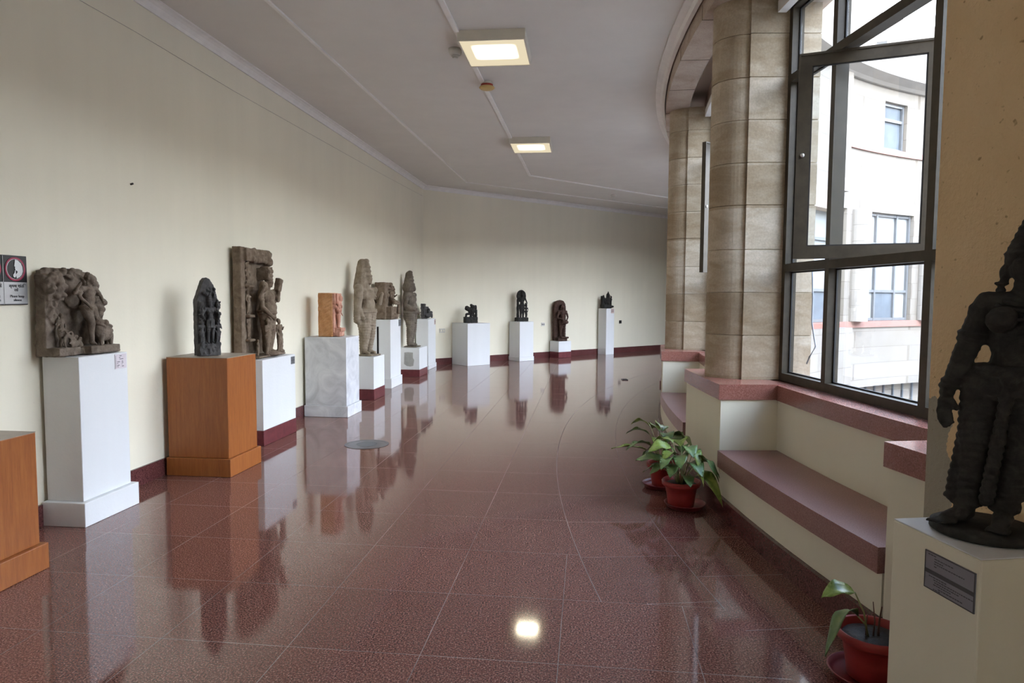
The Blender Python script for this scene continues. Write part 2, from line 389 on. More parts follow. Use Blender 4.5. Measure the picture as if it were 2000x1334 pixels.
S_reddark = stone('dark_red_brown_stone', (0.035, 0.018, 0.013), (0.062, 0.034, 0.025), (0.10, 0.06, 0.045), 20, 0.75)

M_pot = simple('red_plastic_pot', (0.33, 0.035, 0.030), 0.45, nscale=10, namp=0.2, bmp=0.05)
M_saucer = simple('dark_red_plastic_saucer', (0.22, 0.035, 0.040), 0.4, nscale=10, namp=0.2)
M_soil = simple('damp_soil', (0.022, 0.018, 0.014), 0.55, nscale=60, namp=0.5, bmp=0.8, bscale=50)
def leafmat(name, a, b, c, vein=(0.5, 0.55, 0.25)):
    m_, nt, bs = newmat(name); co = objco(nt)
    n = noisetex(nt, 18, 4, 0.6, co, 0.5)
    lk(nt, ramp(nt, n, [(0.3, a), (0.5, b), (0.7, c)]), bs.inputs['Base Color'])
    bs.inputs['Roughness'].default_value = 0.35
    return m_
M_leaf = leafmat('green_leaf', (0.07, 0.13, 0.04), (0.12, 0.20, 0.065), (0.20, 0.27, 0.09))
M_leaf2 = leafmat('yellow_green_leaf', (0.10, 0.16, 0.03), (0.20, 0.29, 0.05), (0.34, 0.42, 0.10))
M_stem = simple('pale_green_stem', (0.24, 0.25, 0.10), 0.5, namp=0.2)
M_drystem = simple('dry_brown_stem', (0.12, 0.06, 0.045), 0.8, namp=0.3)

M_plastic = simple('ivory_plastic', (0.62, 0.60, 0.54), 0.5, namp=0.05)
M_plasticold = simple('yellowed_plastic', (0.60, 0.42, 0.16), 0.5, namp=0.1)
M_redpl = simple('red_plastic', (0.35, 0.05, 0.03), 0.5)
M_blackpl = simple('black_plastic', (0.015, 0.015, 0.015), 0.4)
M_lampbox = simple('cream_enamel', (0.66, 0.62, 0.52), 0.45, namp=0.04)
M_paper = simple('pale_pink_card', (0.66, 0.60, 0.63), 0.7, namp=0.03)
M_papert = simple('beige_pink_card', (0.55, 0.42, 0.38), 0.7, namp=0.03)
M_ink = simple('dark_ink', (0.05, 0.05, 0.055), 0.6)
M_tagdark = simple('grey_engraved_plate', (0.14, 0.145, 0.15), 0.5, 0.2, namp=0.1)
M_plate = simple('grey_metal_plate', (0.22, 0.22, 0.25), 0.45, 0.3, nscale=3, namp=0.12)
M_signblack = simple('black_sign_panel', (0.012, 0.012, 0.013), 0.3)
M_signred = simple('crimson_ring', (0.30, 0.02, 0.06), 0.4)
M_silver = simple('brushed_silver_sheet', (0.50, 0.50, 0.50), 0.35, 0.7, namp=0.06)
M_silver2 = simple('silver_pictogram', (0.62, 0.63, 0.63), 0.4, 0.3, namp=0.06)
def emis(name, col, s):
    m_ = bpy.data.materials.new(name); m_.use_nodes = True; nt = m_.node_tree; nt.nodes.clear()
    out = nt.nodes.new('ShaderNodeOutputMaterial'); e = nt.nodes.new('ShaderNodeEmission'); e.inputs[0].default_value = c4(col); e.inputs[1].default_value = s
    lk(nt, e.outputs[0], out.inputs[0]); return m_
def diffuser():
    # opal acrylic sheet lit by the tubes behind it: bright where the tubes are, fading to its rim
    m_ = bpy.data.materials.new('glowing_opal_diffuser'); m_.use_nodes = True; nt = m_.node_tree; nt.nodes.clear()
    out = nt.nodes.new('ShaderNodeOutputMaterial'); e = nt.nodes.new('ShaderNodeEmission')
    co = objco(nt); sep = node(nt, 'ShaderNodeSeparateXYZ'); lk(nt, co, sep.inputs[0])
    def soft(v, w, s):
        a = mathn(nt, 'DIVIDE', mathn(nt, 'SUBTRACT', w, mathn(nt, 'ABSOLUTE', v)), s)
        n = node(nt, 'ShaderNodeClamp'); lk(nt, a, n.inputs[0]); return n.outputs[0]
    f = mathn(nt, 'MULTIPLY', soft(sep.outputs[0], 0.21, 0.09), soft(mathn(nt, 'ADD', sep.outputs[1], 0.03), 0.20, 0.10))
    f = mathn(nt, 'POWER', f, 1.5)
    lk(nt, mathn(nt, 'ADD', mathn(nt, 'MULTIPLY', f, 16.0), 0.36), e.inputs[1])
    lk(nt, ramp(nt, f, [(0.0, (1.0, 0.86, 0.60)), (0.6, (1.0, 0.90, 0.66))]), e.inputs[0])
    lk(nt, e.outputs[0], out.inputs[0]); return m_
M_diff = diffuser()

# ------------------------------------------------------------------ FLOOR, CEILING, WALLS
C0 = W1(-7.5-1.72+1.72, 0)                     # near corner of the left wall (behind the camera)
NEARD = Vector((0.68, -0.733))
corner_near = W1(-5.82, 0)
wn_end = Vector((corner_near.x + NEARD.x*11, corner_near.y + NEARD.y*11, 0))
corner_far = Vector((K2.x, K2.y, 0)); wf_end = W2(13.0, 0)
outer = [wn_end, corner_near, corner_far, wf_end]
TH0, TH1 = -46.0, 52.0
inner = [P(15.3, TH0 + (TH1-TH0)*i/60) for i in range(61)]
bm = B()
poly = [(p.x, p.y) for p in outer] + [(p.x, p.y) for p in reversed(inner)]
bm.faces.new([bm.verts.new((x, y, 0)) for x, y in poly]); struct('floor', bm, M_floor)
bm = B(); quadprism(bm, poly, CEIL, CEIL+0.25); struct('ceiling', bm, M_ceil)

def wallslab(name, a, b, out, mat, z1=CEIL):
    """vertical slab from a to b, thickness 0.25 on the outer side"""
    bm = B(); o = Vector((out[0], out[1]))*0.25
    quadprism(bm, [(a.x, a.y), (b.x, b.y), (b.x+o.x, b.y+o.y), (a.x+o.x, a.y+o.y)], 0, z1); return struct(name, bm, mat)
wallslab('wall_left', W1(-5.82, 0), corner_far, (-N1.x, -N1.y), M_wall)
wallslab('wall_far', corner_far, wf_end, (-N2.x, -N2.y), M_wall)
wallslab('wall_near', wn_end, corner_near, (NEARD.y, -NEARD.x), M_wall)
def wallend(name, th, far):
    a = P(15.0, th); b = far; d = (b-a).normalized(); n_ = Vector((-d.y, d.x)) if th > 0 else Vector((d.y, -d.x))
    wallslab(name, a, b, (n_.x, n_.y), M_wall)
wallend('wall_end_far', TH1, wf_end)
wallend('wall_end_near', TH0, wn_end)
# baseboards and cornice
def strip(name, a, b, n_, t, z0, z1, mat):
    bm = B(); o = Vector((n_[0], n_[1]))*t
    quadprism(bm, [(a.x, a.y), (b.x, b.y), (b.x+o.x, b.y+o.y), (a.x+o.x, a.y+o.y)], z0, z1); return struct(name, bm, mat)
strip('baseboard_left', W1(-5.8, 0.001), W1(9.2, 0.001), N1, 0.018, 0, 0.14, M_base)
strip('baseboard_far', W2(0.02, 0.001), W2(12.9, 0.001), N2, 0.018, 0, 0.14, M_base)
def coving(name, a, b, n_):
    bm = B(); prof = [(0, -0.085), (0.012, -0.085), (0.016, -0.06), (0.035, -0.03), (0.06, -0.016), (0.085, -0.012), (0.085, 0), (0, 0)]
    va = [bm.verts.new((a.x+n_[0]*u, a.y+n_[1]*u, CEIL-0.001+z)) for u, z in prof]
    vb = [bm.verts.new((b.x+n_[0]*u, b.y+n_[1]*u, CEIL-0.001+z)) for u, z in prof]
    k = len(prof)
    for i in range(k): bm.faces.new((va[i], va[(i+1) % k], vb[(i+1) % k], vb[i]))
    bm.faces.new(va[::-1]); bm.faces.new(vb); struct(name, bm, M_cornice)
coving('trim_1', W1(-5.8, 0.001), W1(9.27, 0.001), N1)
coving('trim_2', W2(0.0, 0.001), W2(12.9, 0.001), N2)
bm = B(); arcprofile(bm, [(15.77, CEIL-0.07), (15.80, CEIL-0.062), (15.82, CEIL-0.035), (15.855, CEIL-0.022), (15.875, CEIL-0.018), (15.875, CEIL-0.001), (15.77, CEIL-0.001)], TH0, TH1)
struct('trim_3', bm, M_cornice)

# ------------------------------------------------------------------ COURTYARD SIDE: low wall, ledges, benches
blocks = {k: 1.18 + PITCHB*k for k in range(-4, 5)}      # block centres; 0 is the column at mid picture
HB = 1.90
bm = B(); arcbox(bm, 15.0, 15.345, TH0, TH1, 0.0, 0.79); struct('wall_right', bm, M_cream)
bm = B(); arcbox(bm, 14.93, 15.36, TH0, TH1, 0.79, 0.895); struct('trim_4', bm, M_ledge)
bm = B(); arcbox(bm, 15.70, 15.772, TH0, TH1, 0.0, 0.135); struct('baseboard_right', bm, M_base)
bm = B()
for k, t in blocks.items(): arcbox(bm, 15.34, 15.745, t-HB+0.05, t+HB-0.05, 0.135, 0.80)
struct('trim_5', bm, M_cream)
bm = B()
for k, t in blocks.items():
    arcbox(bm, 15.30, 15.762, t-HB, t+HB, 0.793, 0.90)
struct('trim_6', bm, M_ledge)
for k in range(-4, 4):
    a = blocks[k]+HB; b = blocks[k+1]-HB
    if k < -2 or k > 1: pass
    lab = {-1: 'long curved red granite bench below the open window, beside the near plants', 0: 'curved red granite bench beyond the mid-picture column, behind the potted plants',
           -2: 'curved red granite bench next to the statue in the right foreground, out of frame'}.get(k)
    if lab and k >= -1:
        t = thing('window_bench', lab, 'bench', P(15.56, (a+b)/2, 0))
        inv = Vector(t.location)
        b1 = B(); arcbox(b1, 15.36, 15.745, a+0.001, b-0.001, 0.136, 0.325); bmesh.ops.translate(b1, vec=-inv, verts=b1.verts); obj('bench_body', b1, M_cream, t)
        b2 = B(); arcbox(b2, 15.348, 15.765, a+0.02, b-0.02, 0.325, 0.44); bmesh.ops.translate(b2, vec=-inv, verts=b2.verts); obj('seat_slab', b2, M_seat, t)
    else:
        b1 = B(); arcbox(b1, 15.36, 15.745, a, b, 0.136, 0.325); arcbox(b1, 15.348, 15.765, a, b, 0.325, 0.44); struct('trim_7', b1, M_seat)

# ------------------------------------------------------------------ stone columns between the windows
JT = [0.90, 1.225, 1.54, 1.853, 2.173, 2.477, 2.781, 3.081, 3.385, 3.64]
def zprof():
    z = []; g = 0.004
    for i, j in enumerate(JT):
        if i == 0: z.append((j, 0.0))
        elif i == len(JT)-1: z.append((j, 0.0))
        else: z += [(j-g, 0.0), (j-g*0.4, 0.007), (j+g*0.4, 0.007), (j+g, 0.0)]
    return z
def stacked(bm, outline_fn):
    rings = []
    for z, ins in zprof():
        rings.append([bm.verts.new((x, y, z)) for x, y in outline_fn(ins)])
    n = len(rings[0])
    for a, b in zip(rings[:-1], rings[1:]):
        for i in range(n): bm.faces.new((a[i], a[(i+1) % n], b[(i+1) % n], b[i]))
    bm.faces.new(rings[0][::-1]); bm.faces.new(rings[-1])
def shaft_outline(ins, R=0.205):
    return [(-(0.0)-(R-ins)*cos(a), (R-ins)*sin(a)) for a in [pi/2 - pi*i/24 for i in range(25)]] + [(0.05, -(R-ins)), (0.05, R-ins)]
def pier_outline(ins, h=0.225):
    return [(0.0+ins, -h+ins), (0.50-ins, -h+ins), (0.50-ins, h-ins), (0.0+ins, h-ins)]
def column(k, label=None):
    t = blocks[k]
    M = Matrix.Translation(P(15.505, t+0.05)) @ Matrix.Rotation(-radians(t+0.05), 4, 'Z')
    b1 = B(); stacked(b1, shaft_outline); b2 = B(); stacked(b2, pier_outline)
    if label:
        e = thing('stone_column', label, 'column', P(15.505, t+0.05), -radians(t+0.05))
        obj('half_round_shaft', b1, M_stone, e); obj('pier', b2, M_stone, e)
    else:
        for bb in (b2,): bmesh.ops.transform(bb, matrix=M, verts=bb.verts); struct('trim_8', bb, M_stone)
        bmesh.ops.transform(b1, matrix=M, verts=b1.verts); struct('trim_8', b1, M_stone)
for k in blocks:
    if k == -1: continue
    column(k, {0: 'thick buff stone column of stacked drums, nearest the open window',
               1: 'buff stone column of stacked drums, farther one beside the far wall'}.get(k))
# beam over the columns, soffit recess and white pelmet
bm = B(); arcbox(bm, 15.50, 15.755, TH0, TH1, 3.64, CEIL-0.001); struct('trim_9', bm, M_beam)
bm = B(); arcbox(bm, 14.95, 15.30, TH0, TH1, 3.60, 4.1); struct('trim_10', bm, M_beam)
for k in range(-4, 4):
    bm = B(); arcbox(bm, 15.27, 15.33, blocks[k]+0.87, blocks[k+1]-0.87, 3.52, 3.60); struct('trim_11', bm, M_cornice)
# beam joints (thin dark mortar lines)
bm = B()
for i in range(int((TH1-TH0)/3.3)):
    t = TH0 + 1.7 + i*3.3
    arcbox(bm, 15.499, 15.7565, t, t+0.025, 3.638, CEIL-0.08)
struct('trim_12', bm, M_joint)

# ochre plastered pier behind the foreground statue
bm = B(); arcbox(bm, 15.0, 15.775, -15.5, -8.42, 0.0, CEIL, 1.5)
struct('wall_right_pier', bm, M_pier)

# ------------------------------------------------------------------ WINDOWS
def bar(bm, a, b, mat=None): box(bm, a, b)
def window(idx, k, sash=None):
    """bay between block k (low angle) and k+1; local x from low to high angle, y towards the courtyard"""
    tlo = blocks[k]+0.90; thi = blocks[k+1]-0.78
    if k == -1: tlo = -8.55
    pa = P(15.235, tlo); pb = P(15.235, thi); L = (pb-pa).length
    ang = atan2((pb-pa).y, (pb-pa).x)
    e = bpy.data.objects.new('window_%d' % idx, None); COL.objects.link(e); e['kind'] = 'structure'
    e.location = pa; e.rotation_euler = (0, 0, ang)
    # frame local: +x along window, -y is to the courtyard (right hand side of travel)
    d0, d1 = 0.0, -0.085
    w = 0.045
    z0, z1 = 0.90, 3.60
    zt = [(0.90, 0.955), (1.69, 1.745), (3.03, 3.085), (3.545, 3.60)]
    X1 = 0.78 if k == -1 else 0.60
    xm = [(0, 0.05), (X1-0.008, X1+0.05), (L-0.645, L-0.595), (L-0.05, L)]
    bm = B()
    for a, b in xm: box(bm, (a, d1, z0), (b, d0, z1))
    for a, b in zt:
        for (x0, x1) in ((0.05, X1), (X1+0.05, L-0.645), (L-0.595, L-0.05)):
            box(bm, (x0, d1, a), (x1, d0, b))
    obj('window_frame', bm, M_frame, e)
    gb = B(); gl = []
    for i, (a, b) in enumerate(((0.05, X1), (X1+0.05, L-0.645), (L-0.595, L-0.05))):
        for j in range(3):
            zlo = zt[j][1]; zhi = zt[j+1][0]
            if i == 1 and j == 1: continue
            g = B(); box(g, (a+0.004, -0.066, zlo+0.004), (b-0.004, -0.060, zhi-0.004)); obj('window_pane', g, M_glass, e)
            for q in ((a, zlo, a+0.010, zhi), (b-0.010, zlo, b, zhi), (a, zlo, b, zlo+0.010), (a, zhi-0.010, b, zhi)):
                box(gb, (q[0], -0.060, q[1]), (q[2], -0.050, q[3]))
    obj('gasket', gb, M_gasket, e)
    if sash:
        (lx, ly), (rx, ry), za, zb = sash
        v = Vector((rx-lx, ry-ly, 0)); SL = v.length; sa = atan2(v.y, v.x)
        s = bpy.data.objects.new('open_sash', None); COL.objects.link(s); s.parent = e
        M = Matrix.Translation((lx, ly, 0)) @ Matrix.Rotation(sa, 4, 'Z')
        Wi = Matrix.Translation(pa) @ Matrix.Rotation(ang, 4, 'Z')
        s.matrix_local = Wi.inverted() @ M
        f = B(); r_ = 0.078
        box(f, (0, -0.018, za), (r_, 0.018, zb)); box(f, (SL-r_, -0.018, za), (SL, 0.018, zb))
        box(f, (r_, -0.018, za), (SL-r_, 0.018, za+r_)); box(f, (r_, -0.018, zb-r_), (SL-r_, 0.018, zb))
        # raised outer lip
        box(f, (0.0, -0.026, za), (0.012, -0.018, zb)); box(f, (0.012, -0.026, zb-0.012), (SL, -0.018, zb)); box(f, (0.012, -0.026, za), (SL, -0.018, za+0.012))
        obj('sash_frame', f, M_frame, s)
        g = B(); box(g, (r_-0.004, -0.003, za+r_-0.004), (SL-r_+0.004, 0.003, zb-r_+0.004)); obj('sash_pane', g, M_glass, s)
        g = B()
        for q in ((r_, za+r_, r_+0.008, zb-r_), (SL-r_-0.008, za+r_, SL-r_, zb-r_), (r_, za+r_, SL-r_, za+r_+0.008), (r_, zb-r_-0.008, SL-r_, zb-r_)):
            box(g, (q[0], -0.012, q[1]), (q[2], -0.004, q[3]))
        obj('sash_gasket', g, M_gasket, s)
        h = B(); lathe(h, [(0.0, 0), (0.013, 0), (0.013, 0.010), (0.006, 0.014), (0.0, 0.014)], 14)
        bmesh.ops.transform(h, matrix=Matrix.Translation((0.036, -0.018, za+0.62*(zb-za)*0.82)) @ Matrix.Rotation(pi/2, 4, 'X'), verts=h.verts)
        obj('sash_lock', h, M_chrome, s, True)
        h = B(); box(h, (SL*0.55, -0.02, za-0.03), (SL*0.60, 0.01, za)); box(h, (SL*0.55, -0.01, zb), (SL*0.62, 0.02, zb+0.02))
        obj('pivot', h, M_chrome, s)
    return e
window(1, -1, ((1.795, 4.40), (2.512, 4.09), 1.75, 3.022))
window(2, 0, ((1.868, 6.80), (2.50, 7.30), 1.75, 3.022))
window(3, 1); window(4, 2); window(5, 3); window(6, -3); window(7, -2); window(8, -4)
# loose cable hanging outside the first window
bm = B(); tube(bm, [(2.125, 4.86, 1.70), (2.135, 4.86, 1.50), (2.13, 4.85, 1.33), (2.15, 4.85, 1.22), (2.155, 4.83, 1.16), (2.13, 4.87, 1.08), (2.12, 4.89, 1.03)], 0.006, 6)
tag(obj('hanging_cable', bm, simple('grey_cable', (0.25, 0.26, 0.28), 0.6), None, True), 'thin grey cable dangling outside the lower left pane of the near window', 'cable')

# ------------------------------------------------------------------ COURTYARD OUTSIDE
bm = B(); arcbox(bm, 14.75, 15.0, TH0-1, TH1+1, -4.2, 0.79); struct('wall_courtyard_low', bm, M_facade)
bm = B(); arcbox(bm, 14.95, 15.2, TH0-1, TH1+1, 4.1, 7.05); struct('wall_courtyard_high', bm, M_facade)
bm = B()
n = 72
vs = [bm.verts.new(P(16.5, 360*i/n, -4.2)) for i in range(n)]; bm.faces.new(vs); struct('trim_13', bm, M_yard)
# facade across the courtyard
F0, F1 = 42.0, 86.0
cols_ = [44.5, 55.7, 66.9, 78.1]
e = thing('courtyard_facade', 'sunlit white curved stone building across the courtyard, seen through the window', 'building', P(15.1, 60, 0))
inv = Vector(e.location)
def fobj(name, bm, mat, par=None, smooth=False):
    bmesh.ops.translate(bm, vec=-inv, verts=bm.verts); return obj(name, bm, mat, par or e, smooth)
bm = B()
arcbox(bm, 15.1, 15.5, F0, F1, -0.80, 0.76)            # below the sill
arcbox(bm, 15.1, 15.5, F0, F1, 3.73, 5.22)             # between the storeys
for c in cols_: arcbox(bm, 15.1, 15.5, c-1.9, c+1.9, 0.92, 3.73)
upw = [(c+3.95, c+7.55) for c in cols_[:-1]]
arcbox(bm, 15.1, 15.5, F0, upw[0][0], 5.36, 6.58)
for (a, b), (c, d) in zip(upw[:-1], upw[1:]): arcbox(bm, 15.1, 15.5, b, c, 5.36, 6.58)
arcbox(bm, 15.1, 15.5, upw[-1][1], F1, 5.36, 6.58)
arcbox(bm, 15.1, 15.5, F0, F1, 6.58, 7.0)
arcbox(bm, 15.5, 15.9, F0, F1, -4.2, -0.8)
arcbox(bm, 15.35, 15.7, F0, F1, 7.15, 8.9)
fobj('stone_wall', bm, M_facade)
bm = B(); arcbox(bm, 15.04, 15.5, F0, F1, 0.76, 0.92); fobj('sill_band', bm, M_pinkband)
bm = B(); arcbox(bm, 15.04, 15.5, F0, F1, 5.22, 5.36); fobj('upper_band', bm, M_pinkband)
bm = B(); arcprofile(bm, [(14.62, 7.02), (14.62, 7.14), (15.6, 7.22), (15.6, 6.98), (15.0, 6.90), (14.9, 6.95)], F0, F1); fobj('cornice', bm, M_facadewhite)
for c in cols_:
    bm = B(); pr = []
    for i in range(7):
        z = 0.92 + i*0.4014; pr += [(0.25, z+0.006), (0.25, z+0.395), (0.243, z+0.4014)]
    q = P(15.02, c); lathe(bm, pr, 24, (q.x, q.y)); fobj('half_column', bm, M_facadewhite, None, False)
def fwin(t0, t1, z0, z1, xs, zs, back):
    f = B()
    for x in xs: arcbox(f, 15.19, 15.25, x-0.11, x+0.11, z0, z1, 2)
    for z in zs: arcbox(f, 15.20, 15.25, t0, t1, z-0.035, z+0.035, 2)
    fr = fobj('window_frame', f, M_greyframe)
    g = B(); arcbox(g, 15.26, 15.28, t0, t1, z0, z1, 2); o = fobj('window_blind', g, back, None); return fr
for c in cols_[:-1]:
    t0, t1 = c+1.9, c+9.3
    fwin(t0, t1, 0.92, 3.73, [t0+0.15, t0+2.1, t0+5.3, t1-0.15], [0.96, 1.70, 2.93, 3.69], M_curtain)
    g = B(); arcbox(g, 15.245, 15.259, t0+2.2, t0+5.2, 0.99, 1.66, 2); fobj('dark_pane', g, M_darkroom)
for a, b in upw:
    fwin(a, b, 5.36, 6.58, [a+0.12, b-0.12], [5.40, 6.15, 6.54], M_darkroom)
g = B(); arcbox(g, 15.6, 15.62, F0, F1, -4.2, -0.9); 
for i in range(30): arcbox(g, 15.45, 15.5, F0+1+i*1.45, F0+1.15+i*1.45, -4.2, -0.8)
fobj('lower_arcade', g, M_darkroom)
# the rest of the ring closes the court
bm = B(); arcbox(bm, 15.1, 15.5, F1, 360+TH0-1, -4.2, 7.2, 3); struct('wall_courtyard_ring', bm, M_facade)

# ------------------------------------------------------------------ CEILING FITTINGS
def conduit(name, pts, w, label):
    bm = B()
    for a, b in zip(pts[:-1], pts[1:]):
        a = Vector(a); b = Vector(b); d = (b-a); L = d.length; M = Matrix.Translation((a.x, a.y, CEIL)) @ Matrix.Rotation(atan2(d.y, d.x), 4, 'Z')
        box(bm, (-w/2, -w/2, -0.018), (L+w/2, w/2, -0.0005), M)
    tag(obj(name, bm, M_cornice), label, 'conduit')
conduit('ceiling_trunking', [(-2.95, -3.0), (-0.95, 14.12), (6.5, 19.9)], 0.028, 'narrow white cable trunking on the ceiling, the line nearer the left wall')
conduit('ceiling_trunking', [(-1.56, -3.0), (-0.47, 6.45), (0.32, 13.3), (6.5, 18.6)], 0.045, 'wider white cable trunking on the ceiling running past both lights')
def lamp(x, y, rz, label):
    t = thing('ceiling_light', label, 'ceiling light', (x, y, CEIL), rz, 'square surface lights on the ceiling')
    w, d, h = 0.30, 0.345, 0.092
    bm = B()
    box(bm, (-w, -d, -h), (-w+0.014, d, -0.001)); box(bm, (w-0.014, -d, -h), (w, d, -0.001))
    box(bm, (-w+0.014, -d, -h), (w-0.014, -d+0.014, -0.001)); box(bm, (-w+0.014, d-0.014, -h), (w-0.014, d, -0.001))
    box(bm, (-w+0.014, -d+0.014, -0.012), (w-0.014, d-0.014, -0.001))
    obj('housing', bm, M_lampbox, t)
    bm = B(); box(bm, (-w+0.015, -d+0.015, -0.004), (w-0.015, d-0.015, 0.004)); o = obj('diffuser', bm, M_diff, t); o.location = (0, 0, -h+0.008)
lamp(-0.165, 6.475, radians(-6), 'nearer square ceiling light with a glowing panel')
lamp(0.275, 10.5, radians(-6), 'farther square ceiling light, smaller in the view')
def detector(x, y, label, s=1.0):
    t = thing('smoke_detector', label, 'smoke detector', (x, y, CEIL))
    bm = B(); lathe(bm, [(0.0, -0.001), (0.062*s, -0.001), (0.062*s, -0.03*s), (0.052*s, -0.055*s), (0.046*s, -0.058*s), (0, -0.058*s)], 24); obj('base', bm, M_plastic, t, True)
    bm = B()
    for i, z in enumerate((0.062, 0.070, 0.078, 0.086)):
        r = 0.042-i*0.006; lathe(bm, [(0, -z*s+0.003), (r*s, -z*s+0.003), (r*s, -z*s), (0, -z*s)], 20)
    lathe(bm, [(0, -0.055*s), (0.02*s, -0.055*s), (0.02*s, -0.085*s), (0, -0.085*s)], 12)
    obj('vented_cap', bm, M_plastic, t)
detector(-0.555, 6.62, 'ivory smoke detector beside the nearer ceiling light', 1.0)
detector(2.30, 15.75, 'tiny smoke detector far down the ceiling near the far wall', 1.0)
t = thing('alarm_sounder', 'yellowed round ceiling disc on a red base between the two lights', 'alarm', (-0.29, 7.60, CEIL))
bm = B(); lathe(bm, [(0, -0.001), (0.05, -0.001), (0.055, -0.03), (0, -0.03)], 20); obj('mount', bm, M_plastic, t)
bm = B(); lathe(bm, [(0, -0.03), (0.066, -0.03), (0.066, -0.055), (0, -0.045)], 20); obj('red_collar', bm, M_redpl, t)
bm = B(); lathe(bm, [(0, -0.056), (0.080, -0.056), (0.086, -0.066), (0.07, -0.080), (0, -0.084)], 28); obj('disc', bm, M_plasticold, t, True)
# thin wire along the left wall
bm = B(); tube(bm, [W1(-2.2, 0.006, 3.49), W1(0, 0.006, 3.515), W1(1.5, 0.006, 3.50), W1(3.6, 0.006, 3.52), W1(6.5, 0.006, 3.55), W1(9.2, 0.006, 3.60)], 0.0018, 5)
tag(obj('wall_wire', bm, simple('grey_wire', (0.45, 0.42, 0.36), 0.7)), 'thin grey wire strung high along the left wall', 'wire')
bm = B(); tube(bm, [W1(-0.10, 0.0, 2.34), W1(-0.10, 0.02, 2.345)], 0.008, 8); tag(obj('wall_nail', bm, M_blackpl), 'small dark nail stub alone in the left wall', 'nail')

# ------------------------------------------------------------------ FLOOR AND WALL FITTINGS
t = thing('floor_drain_cover', 'round grey metal cover set flush in the tiled floor', 'floor cover', (-1.46, 6.81, 0))
bm = B(); lathe(bm, [(0, 0.0005), (0.215, 0.0005), (0.22, 0.003), (0.20, 0.004), (0.19, 0.002), (0, 0.002)], 40); obj('cover', bm, simple('dull_metal', (0.20, 0.19, 0.19), 0.35, 0.6), t)
bm = B(); lathe(bm, [(0, 0.002), (0.10, 0.002), (0.105, 0.0045), (0.09, 0.003), (0, 0.003)], 30); obj('inner_ring', bm, M_greyframe, t)
bm = B(); box(bm, (2.0, 12.25, 0.0005), (2.10, 12.42, 0.012)); tag(obj('floor_socket', bm, M_blackpl), 'small dark box on the floor near the farther column', 'floor box')
def plate(s, z, w, h, mat, label, name, cat, inner=None):
    t = thing(name, label, cat, W2(s, 0.0, z), RZ2)
    bm = B(); box(bm, (-w/2, -0.014, -h/2), (w/2, -0.001, h/2), None, 0.002); obj('face_plate', bm, mat, t)
    for i in (-1, 1):
        bm = B(); box(bm, (i*w*0.22-w*0.12, -0.019, -h*0.2), (i*w*0.22+w*0.12, -0.0135, h*0.2)); obj('rocker', bm, inner or mat, t)
plate(0.47, 0.745, 0.14, 0.09, M_plastic, 'ivory switch plate low on the far wall, nearest the corner', 'switch_plate', 'switch', M_wall)
plate(3.40, 0.82, 0.11, 0.09, M_plastic, 'white socket plate with dark switches on the far wall between the two slim dark statues', 'socket_plate', 'socket', M_tagdark)
plate(6.19, 0.83, 0.09, 0.085, M_blackpl, 'small black box plate on the far wall right of the thin pedestal', 'socket_plate', 'socket', M_blackpl)

